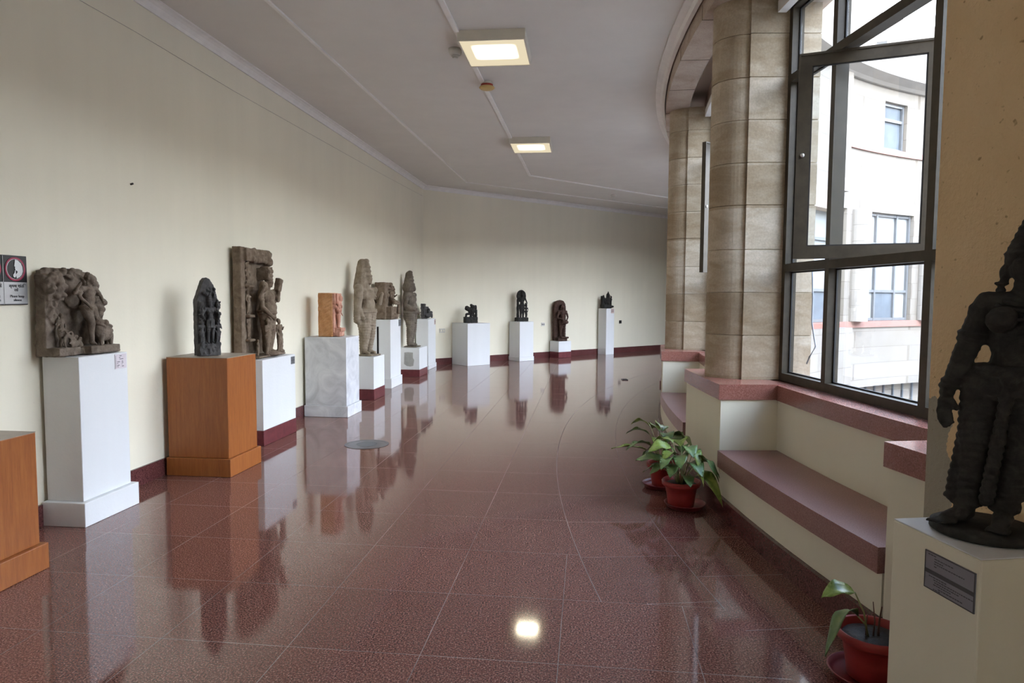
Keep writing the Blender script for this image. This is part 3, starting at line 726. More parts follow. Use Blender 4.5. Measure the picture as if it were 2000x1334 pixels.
# ------------------------------------------------------------------ WALL SIGN
def text(name, body, size, mat, parent, loc, rot=(pi/2, 0, 0), align='CENTER', ext=0.0006):
    cu = bpy.data.curves.new(name, 'FONT'); cu.body = body; cu.size = size; cu.align_x = align; cu.align_y = 'CENTER'; cu.extrude = ext
    o = bpy.data.objects.new(name+'_tmp', cu); COL.objects.link(o)
    bpy.context.view_layer.update()
    dg = bpy.context.evaluated_depsgraph_get(); me = bpy.data.meshes.new_from_object(o.evaluated_get(dg))
    bpy.data.objects.remove(o); bpy.data.curves.remove(cu)
    me.materials.clear(); me.materials.append(mat); me.name = name
    r = bpy.data.objects.new(name, me); link(r, parent); r.location = loc; r.rotation_euler = rot; return r
def sign():
    # right edge at s=-1.10, two panels visible in part
    t = thing('notice_sign', 'silver and black notice sign with red circled pictograms at the left edge', 'sign', W1(-1.135, 0.0, 1.43), RZ1)
    H_, Wp = 0.30, 0.172
    bm = B(); box(bm, (-Wp*4, -0.022, 0), (0, -0.001, H_), None, 0.003); obj('back_board', bm, M_signblack, t)
    for i in range(2):
        x1 = -0.006 - i*(Wp+0.003); x0 = x1-Wp+0.003; cx = (x0+x1)/2; y = -0.0225
        bm = B(); box(bm, (x0, y-0.002, 0.006), (x1, y, 0.138)); obj('silver_panel', bm, M_silver, t)
        bm = B(); box(bm, (x1, y-0.003, 0.004), (x1+0.003, y, H_-0.004)) if i else None
        if i: obj('divider', bm, M_silver, t)
        else: bm.free()
        bm = B(); z = 0.217; R1, R2 = 0.074, 0.062
        n = 48
        a = [bm.verts.new((cx+R1*cos(2*pi*k/n), y-0.003, z+R1*sin(2*pi*k/n)*0.98)) for k in range(n)]
        b = [bm.verts.new((cx+R2*cos(2*pi*k/n), y-0.003, z+R2*sin(2*pi*k/n)*0.98)) for k in range(n)]
        for k in range(n): bm.faces.new((a[k], a[(k+1) % n], b[(k+1) % n], b[k]))
        r = bmesh.ops.extrude_face_region(bm, geom=bm.faces[:]); bmesh.ops.translate(bm, vec=(0, 0.003, 0), verts=[v for v in r['geom'] if isinstance(v, bmesh.types.BMVert)])
        obj('red_ring', bm, M_signred, t)
        bm = B()
        n = 48
        a = [bm.verts.new((cx+0.064*cos(2*pi*k/n), y-0.0028, z+0.063*sin(2*pi*k/n))) for k in range(n)]
        b = [bm.verts.new((cx+0.061*cos(2*pi*k/n), y-0.0034, z+0.060*sin(2*pi*k/n))) for k in range(n)]
        for k in range(n): bm.faces.new((a[k], a[(k+1) % n], b[(k+1) % n], b[k]))
        obj('silver_ring', bm, M_silver2, t)
        if i == 0:   # face in profile with a finger to the lips, silver on black
            pts = [(0.00, 0.058), (0.02, 0.054), (0.042, 0.038), (0.054, 0.014), (0.056, -0.012), (0.046, -0.034), (0.030, -0.048), (0.008, -0.056), (0.004, -0.030), (0.014, -0.022), (0.016, -0.012), (0.002, -0.006), (0.000, 0.0), (-0.003, 0.006), (0.000, 0.014), (-0.008, 0.018), (-0.004, 0.034), (-0.002, 0.044)]
            bm = B(); vs = [bm.verts.new((cx+px, y-0.0032, z+pz)) for px, pz in pts]; bm.faces.new(vs); obj('profile_face', bm, M_silver2, t)
            pts = [(-0.004, -0.006), (0.001, -0.008), (0.002, -0.028), (0.004, -0.040), (-0.004, -0.052), (-0.016, -0.046), (-0.019, -0.034), (-0.010, -0.026), (-0.006, -0.020)]
            bm = B(); vs = [bm.verts.new((cx+px, y-0.0036, z+pz)) for px, pz in pts]; bm.faces.new(vs); obj('raised_finger', bm, M_silver2, t)
        else:        # hand with a slash
            pts = [(-0.03, -0.02), (0.0, -0.035), (0.03, -0.02), (0.034, 0.0), (0.045, 0.012), (0.036, 0.016), (0.02, 0.004), (0.01, 0.03), (0.0, 0.03), (-0.005, 0.008), (-0.02, 0.028), (-0.028, 0.022), (-0.018, 0.0)]
            bm = B(); vs = [bm.verts.new((cx+px, y-0.0032, z+pz)) for px, pz in pts]; bm.faces.new(vs); obj('hand_pictogram', bm, M_silver2, t)
            bm = B(); box(bm, (-0.066, -0.002, -0.005), (0.066, 0, 0.005), Matrix.Translation((cx, y-0.0032, z)) @ Matrix.Rotation(radians(45), 4, 'Y')); obj('slash', bm, M_signred, t)
    y = -0.0262; cx = -0.006-(Wp-0.003)/2; cx2 = cx-Wp-0.003
    text('writing', 'कृपया शांति', 0.026, M_ink, t, (cx+0.004, y, 0.114)); text('writing', 'रखें', 0.024, M_ink, t, (cx, y, 0.090))
    text('writing', 'Please keep', 0.022, M_ink, t, (cx+0.006, y, 0.052)); text('writing', 'silence', 0.022, M_ink, t, (cx+0.008, y, 0.029))
    text('writing', 'कृपया वस्तुओं', 0.026, M_ink, t, (cx2+0.004, y, 0.114)); text('writing', 'को', 0.024, M_ink, t, (cx2+0.01, y, 0.090))
    text('writing', 'Please do not', 0.022, M_ink, t, (cx2, y, 0.052)); text('writing', 'touch exhibits', 0.022, M_ink, t, (cx2, y, 0.029))
sign()

# ------------------------------------------------------------------ PEDESTALS
def pedestal(name, label, wall, s, u, L, d, h, mat, topmat=None, plinth=None, card=None, body_in=0.03, group=None, patch=False):
    """near corner at (s,u); extends L along the wall and d back towards it. plinth=(height, material, outset)"""
    Wf, rz = ((W1, RZ1) if wall == 1 else (W2, RZ2))
    t = thing(name, label, 'pedestal', Wf(s+L/2, u-d/2, 0), rz, group)
    # local: x along wall, -y into room
    hx, hy = L/2, d/2
    z0 = 0.0
    if plinth:
        ph, pm, po = plinth
        bm = B(); box(bm, (-hx, -hy, 0.001), (hx, hy, ph), None, 0.004)
        obj('plinth', bm, pm, t); z0 = ph
        i = po
    else: i = 0.0
    bm = B(); box(bm, (-hx+i, -hy+i, z0+0.0005), (hx-i, hy-i*0.3, h), None, 0.004)
    if plinth and plinth[1] is M_wood:
        pass
    obj('body', bm, mat, t)
    if topmat:
        bm = B(); box(bm, (-hx+i, -hy+i, h+0.0002), (hx-i, hy-i*0.3, h+0.004)); obj('top_sheet', bm, topmat, t)
    if patch:
        bm = B(); pts = [(-0.32, 0.06), (-0.30, 0.36), (-0.10, 0.37), (0.20, 0.36), (0.20, 0.22), (0.27, 0.17), (0.22, 0.02), (0.05, 0.0), (-0.15, 0.01)]
        vs = [bm.verts.new((-hx+i-0.0015, -hy*0.05-px*0.9*d*0.9, z0+0.06+pz*0.95*(h-z0-0.10)/0.4)) for px, pz in pts]; f = bm.faces.new(vs)
        r = bmesh.ops.extrude_face_region(bm, geom=[f]); bmesh.ops.translate(bm, vec=(0.003, 0, 0), verts=[v for v in r['geom'] if isinstance(v, bmesh.types.BMVert)])
        obj('cement_patch', bm, M_patchgrey, t)
    if card:
        kind, x0, x1, zt, zb = card
        yb = -hy+i
        bm = B(); box(bm, (x0, yb-0.004, zb), (x1, yb-0.0005, zt)); cm = {'pink': M_paper, 'dark': M_tagdark, 'tan': M_papert}[kind]
        c = obj('label_card', bm, cm, t)
        bm = B(); w = x1-x0; hh = zt-zb
        if kind == 'pink':
            for (a, b, zz) in ((0.40, 0.58, 0.88), (0.36, 0.46, 0.76), (0.40, 0.72, 0.66), (0.18, 0.42, 0.48), (0.18, 0.26, 0.38), (0.18, 0.38, 0.24), (0.18, 0.28, 0.14), (0.58, 0.70, 0.50), (0.58, 0.72, 0.40), (0.58, 0.64, 0.30), (0.58, 0.76, 0.16)):
                box(bm, (x0+w*a, yb-0.0048, zb+hh*zz-0.002), (x0+w*b, yb-0.0042, zb+hh*zz+0.002))
            for q in range(14): box(bm, (x0+w*0.03, yb-0.0048, zb+hh*(0.08+q*0.06)), (x0+w*(0.08+0.03*(q % 2)), yb-0.0042, zb+hh*(0.10+q*0.06)))
        else:
            box(bm, (x0+w*0.05, yb-0.0048, zb+hh*0.46), (x1-w*0.05, yb-0.0042, zb+hh*0.56))
            for q in (0.2, 0.32, 0.7, 0.82): box(bm, (x0+w*0.12, yb-0.0048, zb+hh*q), (x1-w*0.2, yb-0.0042, zb+hh*(q+0.03)))
        obj('card_print', bm, M_ink, c)
    return t
MWpl = M_white
p1 = pedestal('display_pedestal', 'orange wood veneer pedestal cut off by the left edge, nearest the camera', 1, -2.28, 0.58, 0.59, 0.57, 0.755, M_wood, M_woodtop, (0.143, M_wood, 0.028))
p2 = pedestal('display_pedestal', 'tall white pedestal with a pink card, carrying the carved panel with the bull', 1, -1.08, 0.312, 0.53, 0.30, 1.095, M_white, None, (0.158, M_white, 0.035), ('pink', 0.10, 0.215, 1.085, 0.985))
p3 = pedestal('display_pedestal', 'orange wood veneer pedestal under the slender pointed dark stele', 1, 0.187, 0.60, 0.532, 0.56, 0.98, M_wood, M_woodtop, (0.15, M_wood, 0.024))
p4 = pedestal('display_pedestal', 'white pedestal with dark red base just behind the orange one, under the tall brown relief', 1, 1.33, 0.324, 0.76, 0.31, 0.857, M_white, None, (0.154, M_redpaint, 0.004), ('dark', 0.27, 0.36, 0.835, 0.755))
p5 = pedestal('display_pedestal', 'broad grey-smeared white pedestal under the orange sandstone block', 1, 2.986, 0.585, 0.516, 0.557, 0.983, M_whitegrey, None, (0.14, M_whitegrey, 0.022))
p6 = pedestal('display_pedestal', 'low white pedestal with dark red base under the tallest tan standing statue', 1, 4.391, 0.468, 0.523, 0.44, 0.619, M_white, None, (0.156, M_redpaint, 0.004))
p7 = pedestal('display_pedestal', 'tall narrow white pedestal behind the tan statue, under the seated figure block', 1, 5.642, 0.358, 0.645, 0.33, 1.11, M_white, None, (0.158, M_white, 0.02), ('dark', 0.17, 0.31, 1.10, 0.99))
p8 = pedestal('display_pedestal', 'low white pedestal with a grey cement patch and dark red base', 1, 7.252, 0.417, 0.63, 0.40, 0.537, M_white, None, (0.133, M_redpaint, 0.004), None, patch=True)
p9 = pedestal('display_pedestal', 'tall white pedestal in the corner under the small black fragment', 1, 8.50, 0.30, 0.70, 0.28, 1.028, M_white, None, (0.09, M_white, 0.015), ('tan', 0.20, 0.32, 1.01, 0.90))
p10 = pedestal('display_pedestal', 'wide white pedestal against the far wall, first right of the corner', 2, 0.72, 0.62, 0.60, 0.60, 0.914, M_white)
p11 = pedestal('display_pedestal', 'white pedestal of the far wall under the slim black standing stele', 2, 2.31, 0.44, 0.44, 0.41, 0.915, M_white, None, (0.10, M_white, 0.012))
p12 = pedestal('display_pedestal', 'lowest white pedestal of the far wall, on a dark red base under the red-brown statue', 2, 3.60, 0.37, 0.42, 0.33, 0.41, M_white, None, (0.15, M_redpaint, 0.003))
p13 = pedestal('display_pedestal', 'thinnest tall white pedestal of the far wall, rightmost, with a small tan card', 2, 5.29, 0.34, 0.30, 0.29, 1.20, M_white, None, None, ('tan', 0.02, 0.13, 1.195, 1.08))

# ------------------------------------------------------------------ SCULPTURE TOOLKIT
def euler_m(r): return Euler(r).to_matrix().to_4x4()
def prims_mesh(prims):
    bm = B()
    for p in prims:
        k = p[0]
        if k == 'e':
            _, c, r = p[:3]; rot = p[3] if len(p) > 3 else (0, 0, 0)
            q = bmesh.ops.create_uvsphere(bm, u_segments=14, v_segments=9, radius=1.0)
            bmesh.ops.transform(bm, matrix=Matrix.Translation(c) @ euler_m(rot) @ Matrix.Diagonal((r[0], r[1], r[2], 1)), verts=q['verts'])
        elif k == 'k':
            _, a, b, r0, r1 = p; a = Vector(a); b = Vector(b); d = b-a
            if d.length < 1e-5: continue
            q = bmesh.ops.create_cone(bm, cap_ends=True, segments=12, radius1=r0, radius2=r1, depth=d.length)
            M = Matrix.Translation((a+b)/2) @ d.to_track_quat('Z', 'Y').to_matrix().to_4x4()
            bmesh.ops.transform(bm, matrix=M, verts=q['verts'])
            for c, r in ((a, r0), (b, r1)):
                q = bmesh.ops.create_uvsphere(bm, u_segments=12, v_segments=8, radius=r)
                bmesh.ops.translate(bm, vec=c, verts=q['verts'])
        elif k == 'b':
            _, c, h = p[:3]; rot = p[3] if len(p) > 3 else (0, 0, 0)
            q = bmesh.ops.create_cube(bm, size=2.0)
            bmesh.ops.transform(bm, matrix=Matrix.Translation(c) @ euler_m(rot) @ Matrix.Diagonal((h[0], h[1], h[2], 1)), verts=q['verts'])
        elif k == 'p':       # slab with an outline in xz between y0 and y1
            _, pts, y0, y1 = p
            f = [bm.verts.new((x, y0, z)) for x, z in pts]; g = [bm.verts.new((x, y1, z)) for x, z in pts]; n = len(pts)
            bm.faces.new(f); bm.faces.new(g[::-1])
            for i in range(n): bm.faces.new((f[i], g[i], g[(i+1) % n], f[(i+1) % n]))
        elif k == 't':       # ring of beads / torus: centre, radii x y, tube radius, tilt, arc
            _, c, rx, ry, tr = p[:5]; rot = p[5] if len(p) > 5 else (0, 0, 0); a0, a1 = p[6] if len(p) > 6 else (0, 2*pi)
            n = 20; M = Matrix.Translation(c) @ euler_m(rot); full = abs(a1-a0-2*pi) < 1e-4
            rings = []
            for i in range(n if full else n+1):
                a = a0+(a1-a0)*i/n; ctr = Vector((rx*cos(a), ry*sin(a), 0)); o_ = Vector((cos(a), sin(a), 0))
                rings.append([bm.verts.new(M @ (ctr + o_*tr*cos(2*pi*j/6) + Vector((0, 0, tr*sin(2*pi*j/6))))) for j in range(6)])
            m_ = len(rings)
            for i in range(m_ if full else m_-1):
                A, Bq = rings[i], rings[(i+1) % m_]
                for j in range(6): bm.faces.new((A[j], A[(j+1) % 6], Bq[(j+1) % 6], Bq[j]))
            if not full: bm.faces.new(rings[0][::-1]); bm.faces.new(rings[-1])
    bmesh.ops.recalc_face_normals(bm, faces=bm.faces)
    return bm
def sculpt(name, prims, mat, parent, vox=0.008, amp=0.004, freq=22, fine=0.0015, disp=None, smooth_it=2, label=None):
    bm = prims_mesh(prims); me = bpy.data.meshes.new(name+'_src'); bm.to_mesh(me); bm.free()
    o = bpy.data.objects.new(name+'_src', me); COL.objects.link(o)
    md = o.modifiers.new('r', 'REMESH'); md.mode = 'VOXEL'; md.voxel_size = vox; md.use_smooth_shade = True
    if smooth_it:
        ms = o.modifiers.new('s', 'SMOOTH'); ms.iterations = smooth_it; ms.factor = 0.5
    bpy.context.view_layer.update()
    dg = bpy.context.evaluated_depsgraph_get(); out = bpy.data.meshes.new_from_object(o.evaluated_get(dg))
    bpy.data.objects.remove(o); bpy.data.meshes.remove(me)
    out.name = name; out.materials.clear(); out.materials.append(mat)
    sd = Vector((random.uniform(0, 50), random.uniform(0, 50), random.uniform(0, 50)))
    nrm = [v.normal.copy() for v in out.vertices]
    for v, nn in zip(out.vertices, nrm):
        d = 0.0
        if amp: d += amp*(noise.noise(v.co*freq+sd))
        if fine: d += fine*noise.noise(v.co*freq*4+sd)
        if disp: d += disp(v.co, nn)
        v.co = v.co + nn*d
    for p in out.polygons: p.use_smooth = True
    r = bpy.data.objects.new(name, out); link(r, parent)
    if label: r['label'] = label
    return r
def xf(prims, sc=1.0, off=(0, 0, 0), flip=False, rz=0.0):
    """scale / mirror / turn a prim list"""
    out = []; off = Vector(off); R = Matrix.Rotation(rz, 3, 'Z'); s = -1 if flip else 1
    def T(v): v = Vector(v); v = Vector((v.x*s, v.y, v.z))*sc; return R @ v + off
    for p in prims:
        if p[0] == 'e':
            r = p[3] if len(p) > 3 else (0, 0, 0); r = (r[0], r[1]*s, r[2]*s + rz); out.append(('e', T(p[1]), tuple(x*sc for x in p[2]), r))
        elif p[0] == 'k': out.append(('k', T(p[1]), T(p[2]), p[3]*sc, p[4]*sc))
        elif p[0] == 'b':
            r = p[3] if len(p) > 3 else (0, 0, 0); out.append(('b', T(p[1]), tuple(x*sc for x in p[2]), (r[0], r[1]*s, r[2]*s+rz)))
        elif p[0] == 't':
            r = p[5] if len(p) > 5 else (0, 0, 0); out.append(('t', T(p[1]), p[2]*sc, p[3]*sc, p[4]*sc, (r[0], r[1]*s, r[2]*s+rz)) + tuple(p[6:7]))
    return out
def human(arms=(), legs=None, crown='cone', sway=0.0, seated=False, face=True, bulk=1.0, skirt=True, jewels=True, headx=None, bust=False):
    """unit height figure (sole z=0, crown top about 1.12); x right, -y front. arms: list of (shoulder side, elbow, hand)"""
    b = bulk; s = sway; P_ = []
    hx = s*0.6 if headx is None else headx
    P_ += [('e', (-s*0.5, 0, 0.52), (0.098*b, 0.070*b, 0.070)), ('k', (-s*0.4, 0, 0.55), (0, 0, 0.66), 0.072*b, 0.062*b),
           ('e', (0, 0.0, 0.72), (0.092*b, 0.062*b, 0.085)), ('k', (-0.105*b, 0, 0.785), (0.105*b, 0, 0.785), 0.036, 0.036), ('e', (0, -0.02, 0.63), (0.06*b, 0.055*b, 0.06))]
    P_ += [('e', (-0.045, -0.045, 0.735), (0.040, 0.030, 0.035)), ('e', (0.045, -0.045, 0.735), (0.040, 0.030, 0.035))]
    if bust: P_ += [('e', (-0.048, -0.068, 0.725), (0.045, 0.042, 0.045)), ('e', (0.048, -0.068, 0.725), (0.045, 0.042, 0.045))]
    P_ += [('k', (0, 0, 0.80), (hx, -0.005, 0.86), 0.034, 0.032), ('e', (hx, -0.012, 0.91), (0.052, 0.056, 0.066))]
    if face:
        P_ += [('e', (hx, -0.066, 0.905), (0.009, 0.012, 0.017)), ('e', (hx, -0.062, 0.876), (0.018, 0.008, 0.007)), ('e', (hx, -0.052, 0.860), (0.016, 0.012, 0.012)),
               ('e', (hx-0.021, -0.056, 0.922), (0.014, 0.010, 0.006)), ('e', (hx+0.021, -0.056, 0.922), (0.014, 0.010, 0.006)),
               ('e', (hx-0.054, 0.0, 0.900), (0.010, 0.016, 0.026)), ('e', (hx+0.054, 0.0, 0.900), (0.010, 0.016, 0.026)),
               ('e', (hx-0.058, 0.0, 0.862), (0.014, 0.014, 0.020)), ('e', (hx+0.058, 0.0, 0.862), (0.014, 0.014, 0.020))]
    if crown == 'cone':
        P_ += [('k', (hx, 0, 0.955), (hx, 0, 1.06), 0.052, 0.034), ('e', (hx, 0, 1.09), (0.022, 0.022, 0.025)), ('t', (hx, 0, 0.952), 0.054, 0.056, 0.010), ('t', (hx, 0, 1.0), 0.047, 0.047, 0.008), ('t', (hx, 0, 1.04), 0.040, 0.040, 0.008)]
    elif crown == 'tall':
        P_ += [('k', (hx, 0.01, 0.955), (hx, 0.01, 1.09), 0.058, 0.045), ('e', (hx, 0.01, 1.13), (0.04, 0.04, 0.03)), ('t', (hx, 0.0, 0.955), 0.060, 0.060, 0.010), ('t', (hx, 0.01, 1.01), 0.056, 0.056, 0.008), ('t', (hx, 0.01, 1.06), 0.050, 0.050, 0.008)]
    elif crown == 'box':
        P_ += [('b', (hx, 0.02, 1.03), (0.060, 0.060, 0.085)), ('t', (hx, 0, 0.955), 0.058, 0.060, 0.011), ('e', (hx, -0.05, 1.0), (0.03, 0.02, 0.03)), ('e', (hx-0.035, -0.045, 1.06), (0.018, 0.016, 0.03)), ('e', (hx+0.035, -0.045, 1.06), (0.018, 0.016, 0.03)), ('e', (hx, -0.045, 1.08), (0.02, 0.016, 0.03))]
    elif crown == 'hair':
        P_ += [('e', (hx, 0.015, 0.935), (0.065, 0.062, 0.055)), ('e', (hx, 0.03, 0.985), (0.035, 0.035, 0.03))]
        for i in range(7):
            a = pi*i/6; P_.append(('e', (hx+0.062*cos(a), -0.02, 0.925+0.055*sin(a)), (0.016, 0.016, 0.016)))
    if legs is None and not seated:
        legs = [((-0.052-s*0.5, 0, 0.50), (-0.058, -0.012, 0.27), (-0.055, 0.012, 0.04)), ((0.052-s*0.5, 0, 0.50), (0.055, -0.012, 0.27), (0.058, 0.012, 0.04))]
    for hp, kn, an in (legs or []):
        P_ += [('k', hp, kn, 0.062*b, 0.043*b), ('k', kn, an, 0.044*b, 0.026*b), ('k', an, (an[0]*1.15, an[1]-0.075, an[2]-0.020), 0.026, 0.018)]
        P_ += [('t', (an[0], an[1], an[2]+0.015), 0.030, 0.030, 0.009)]
    for sh, el, ha in arms:
        S0 = (sh*0.118*b, 0, 0.785)
        P_ += [('e', S0, (0.042, 0.040, 0.042)), ('k', S0, el, 0.034, 0.027), ('k', el, ha, 0.028, 0.019), ('e', ha, (0.024, 0.022, 0.026)),
               ('t', tuple((S0[i]*0.5+el[i]*0.5) for i in range(3)), 0.034, 0.034, 0.008), ('k', ha, (ha[0]+sh*0.004, ha[1]-0.022, ha[2]+0.018), 0.014, 0.010)]
    if jewels:
        P_ += [('t', (0, -0.008, 0.795), 0.055, 0.050, 0.010, (0.5, 0, 0)), ('t', (0, -0.02, 0.745), 0.060, 0.055, 0.007, (0.9, 0, 0)), ('t', (-s*0.5, 0, 0.545), 0.098*b, 0.072*b, 0.012), ('t', (-s*0.5, 0, 0.520), 0.102*b, 0.076*b, 0.009)]
        P_ += [('k', (-s*0.5, -0.075, 0.52), (0, -0.06, 0.36), 0.018, 0.012)]
    if skirt:
        P_ += [('t', (0, -0.02, 0.38), 0.10, 0.06, 0.008, (0.25, 0, 0), (pi, 2*pi)), ('t', (0, -0.02, 0.33), 0.095, 0.058, 0.007, (0.3, 0, 0), (pi, 2*pi))]
    return P_
ARMS2 = [(-1, (-0.165, 0.0, 0.64), (-0.13, -0.05, 0.52)), (1, (0.165, 0.0, 0.64), (0.13, -0.08, 0.66))]
def attendant(flip=False):
    return xf(human(arms=[(-1, (-0.17, -0.02, 0.66), (-0.10, -0.09, 0.74)), (1, (0.16, 0, 0.64), (0.12, -0.04, 0.50))], crown='hair', sway=0.05, bulk=1.15), 1.0, (0, 0, 0), flip)
def foliage(w, h, n, y, z0=0.0, x0=0.0, r=0.018, seed=1):
    """knobbly carved ornament scattered over a panel"""
    rn = random.Random(seed); out = []
    for i in range(n):
        out.append(('e', (x0+rn.uniform(-w/2, w/2), y-rn.uniform(0, r), z0+rn.uniform(0, h)), (rn.uniform(.6, 1.3)*r, rn.uniform(.7, 1.2)*r, rn.uniform(.6, 1.4)*r)))
    return out
def relief(w, h, y, n, x0=0.0, z0=0.0, r=0.018, seed=1):
    """interlaced scrolls: arcs of rope over a panel"""
    rn = random.Random(seed); out = []
    for i in range(n):
        c = (x0+rn.uniform(-w/2, w/2), y, z0+rn.uniform(0, h)); a = rn.uniform(0, 6.28); rr = rn.uniform(0.5, 1.2)*r*1.8
        out.append(('t', c, rr, rr, r*0.38, (pi/2, 0, 0), (a, a+rn.uniform(3, 5.5))))
    return out

# ------------------------------------------------------------------ STATUES ON THE LEFT WALL
# 1 panel with many-armed figure and bull
Z = 1.0955
t = thing('carved_stone_panel', 'grey-brown carved panel of a figure with a bull, on the first white pedestal', 'sculpture', W1(-0.835, 0.125, Z+0.004), RZ1); t.scale = (0.90, 1, 1)
sculpt('back_slab', [('b', (-0.25, 0.055, 0.26), (0.045, 0.035, 0.26)), ('b', (-0.215, 0.045, 0.43), (0.075, 0.045, 0.075)), ('b', (-0.20, 0.065, 0.10), (0.10, 0.03, 0.10)),
    ('b', (-0.03, 0.08, 0.28), (0.24, 0.018, 0.27)), ('e', (0.04, 0.05, 0.41), (0.135, 0.05, 0.125)), ('b', (-0.05, 0.075, 0.53), (0.18, 0.02, 0.035))]
    + foliage(0.13, 0.15, 34, 0.0, 0.38, -0.22, 0.022, 3) + foliage(0.18, 0.05, 18, 0.045, 0.51, -0.08, 0.02, 4) + relief(0.05, 0.12, 0.01, 8, -0.25, 0.24, 0.016, 5), S_grey, t, 0.007, 0.006, 26)
sculpt('left_attendant_figure', xf(attendant(), 0.22, (-0.20, -0.015, 0.055)) + relief(0.11, 0.10, -0.05, 8, -0.20, 0.06, 0.02, 6) + foliage(0.1, 0.08, 12, -0.03, 0.05, -0.10, 0.018, 8), S_grey, t, 0.006, 0.004, 30)
main = human(arms=[(-1, (-0.23, -0.03, 0.68), (-0.12, -0.13, 0.52)), (-1, (-0.26, 0.02, 0.72), (-0.24, -0.06, 0.86)), (1, (0.18, -0.06, 0.68), (0.10, -0.15, 0.60))], crown='hair', sway=0.06,
    legs=[((-0.07, 0, 0.50), (-0.13, -0.12, 0.34), (-0.05, -0.06, 0.05)), ((0.06, 0, 0.50), (0.12, -0.03, 0.30), (0.12, 0.02, 0.06))], bulk=1.2)
sculpt('main_figure', xf(main, 0.49, (0.05, -0.035, 0.05)), S_grey, t, 0.0055, 0.003, 30)
sculpt('raised_hands', [('k', (0.15, 0.0, 0.36), (0.225, -0.02, 0.335), 0.028, 0.020), ('e', (0.215, -0.02, 0.345), (0.045, 0.028, 0.026), (0, 0.3, 0)), ('e', (0.20, -0.02, 0.295), (0.034, 0.026, 0.024)), ('e', (0.185, -0.02, 0.26), (0.028, 0.024, 0.028)),
    ('k', (0.16, -0.01, 0.21), (0.245, -0.06, 0.175), 0.026, 0.013), ('k', (0.15, -0.02, 0.17), (0.25, -0.06, 0.145), 0.022, 0.014), ('e', (0.165, 0.0, 0.42), (0.028, 0.03, 0.03)), ('e', (0.155, 0.0, 0.47), (0.03, 0.03, 0.03)), ('e', (0.15, 0.02, 0.51), (0.024, 0.02, 0.024)), ('k', (0.16, 0.02, 0.20), (0.17, 0.02, 0.5), 0.03, 0.03)]
    + foliage(0.05, 0.25, 14, 0.0, 0.26, 0.17, 0.018, 9), S_grey, t, 0.006, 0.004, 30)
bull = [('e', (0.14, -0.07, 0.135), (0.085, 0.048, 0.058)), ('e', (0.085, -0.075, 0.165), (0.042, 0.040, 0.045)), ('e', (0.075, -0.085, 0.210), (0.034, 0.034, 0.030)), ('e', (0.115, -0.11, 0.205), (0.036, 0.020, 0.018), (0, 0.5, 0.6)),
    ('k', (0.055, -0.085, 0.225), (0.045, -0.09, 0.250), 0.009, 0.005), ('k', (0.10, -0.085, 0.225), (0.11, -0.09, 0.250), 0.009, 0.005), ('t', (0.085, -0.08, 0.185), 0.045, 0.04, 0.006, (0, 0.4, 0)),
    ('k', (0.09, -0.09, 0.12), (0.088, -0.092, 0.055), 0.020, 0.013), ('k', (0.105, -0.055, 0.12), (0.11, -0.05, 0.055), 0.020, 0.013), ('k', (0.195, -0.085, 0.12), (0.195, -0.088, 0.055), 0.022, 0.013), ('k', (0.20, -0.05, 0.12), (0.21, -0.045, 0.055), 0.020, 0.013), ('k', (0.222, -0.07, 0.15), (0.228, -0.07, 0.07), 0.008, 0.006)]
sculpt('bull', bull, S_grey, t, 0.005, 0.002, 30)
sculpt('stone_base', [('b', (-0.20, 0.0, 0.028), (0.10, 0.075, 0.026)), ('b', (-0.09, -0.005, 0.026), (0.05, 0.06, 0.022)), ('b', (0.095, -0.035, 0.028), (0.155, 0.09, 0.026))], S_grey, t, 0.006, 0.005, 24)

# 2 pointed dark stele
t = thing('pointed_stele', 'slender dark grey stone stele with a pointed top, on the second orange pedestal', 'sculpture', W1(0.40, 0.30, 0.988), atan2(-0.50, 0.62) + pi/2 - radians(8)); t.scale = (0.90, 1, 1)
ol = [(-0.10, 0.0), (0.10, 0.0), (0.102, 0.16), (0.098, 0.40), (0.088, 0.50), (0.055, 0.595), (0.018, 0.645), (-0.012, 0.655), (-0.04, 0.625), (-0.065, 0.56), (-0.10, 0.47), (-0.104, 0.30)]
sculpt('back_slab', [('p', ol, -0.03, 0.055), ('b', (0, -0.02, 0.05), (0.096, 0.05, 0.05))] + relief(0.15, 0.08, -0.072, 16, 0, 0.02, 0.014, 2) + foliage(0.11, 0.07, 12, -0.03, 0.49, 0.01, 0.014, 22), S_dark, t, 0.005, 0.004, 30)
fg = human(arms=[(-1, (-0.20, -0.02, 0.66), (-0.16, -0.10, 0.55)), (-1, (-0.19, 0.0, 0.70), (-0.20, -0.06, 0.84)), (1, (0.20, -0.02, 0.66), (0.15, -0.12, 0.72)), (1, (0.22, -0.02, 0.62), (0.17, -0.08, 0.50))], crown='tall')
sculpt('main_figure', xf(fg, 0.37, (0.012, -0.045, 0.10)), S_dark, t, 0.0045, 0.002, 30)
sculpt('attendant_figure', xf(attendant(), 0.19, (-0.065, -0.05, 0.10)), S_dark, t, 0.0045, 0.002, 30)
sculpt('attendant_figure', xf(attendant(True), 0.19, (0.08, -0.05, 0.10)), S_dark, t, 0.0045, 0.002, 30)
sculpt('carved_band', foliage(0.03, 0.16, 12, -0.045, 0.28, -0.07, 0.012, 31) + foliage(0.03, 0.24, 16, -0.045, 0.22, 0.09, 0.013, 32) + [('k', (-0.075, -0.035, 0.28), (-0.075, -0.035, 0.45), 0.014, 0.012), ('k', (0.088, -0.035, 0.2), (0.085, -0.035, 0.46), 0.016, 0.012)], S_dark, t, 0.0045, 0.002, 30)
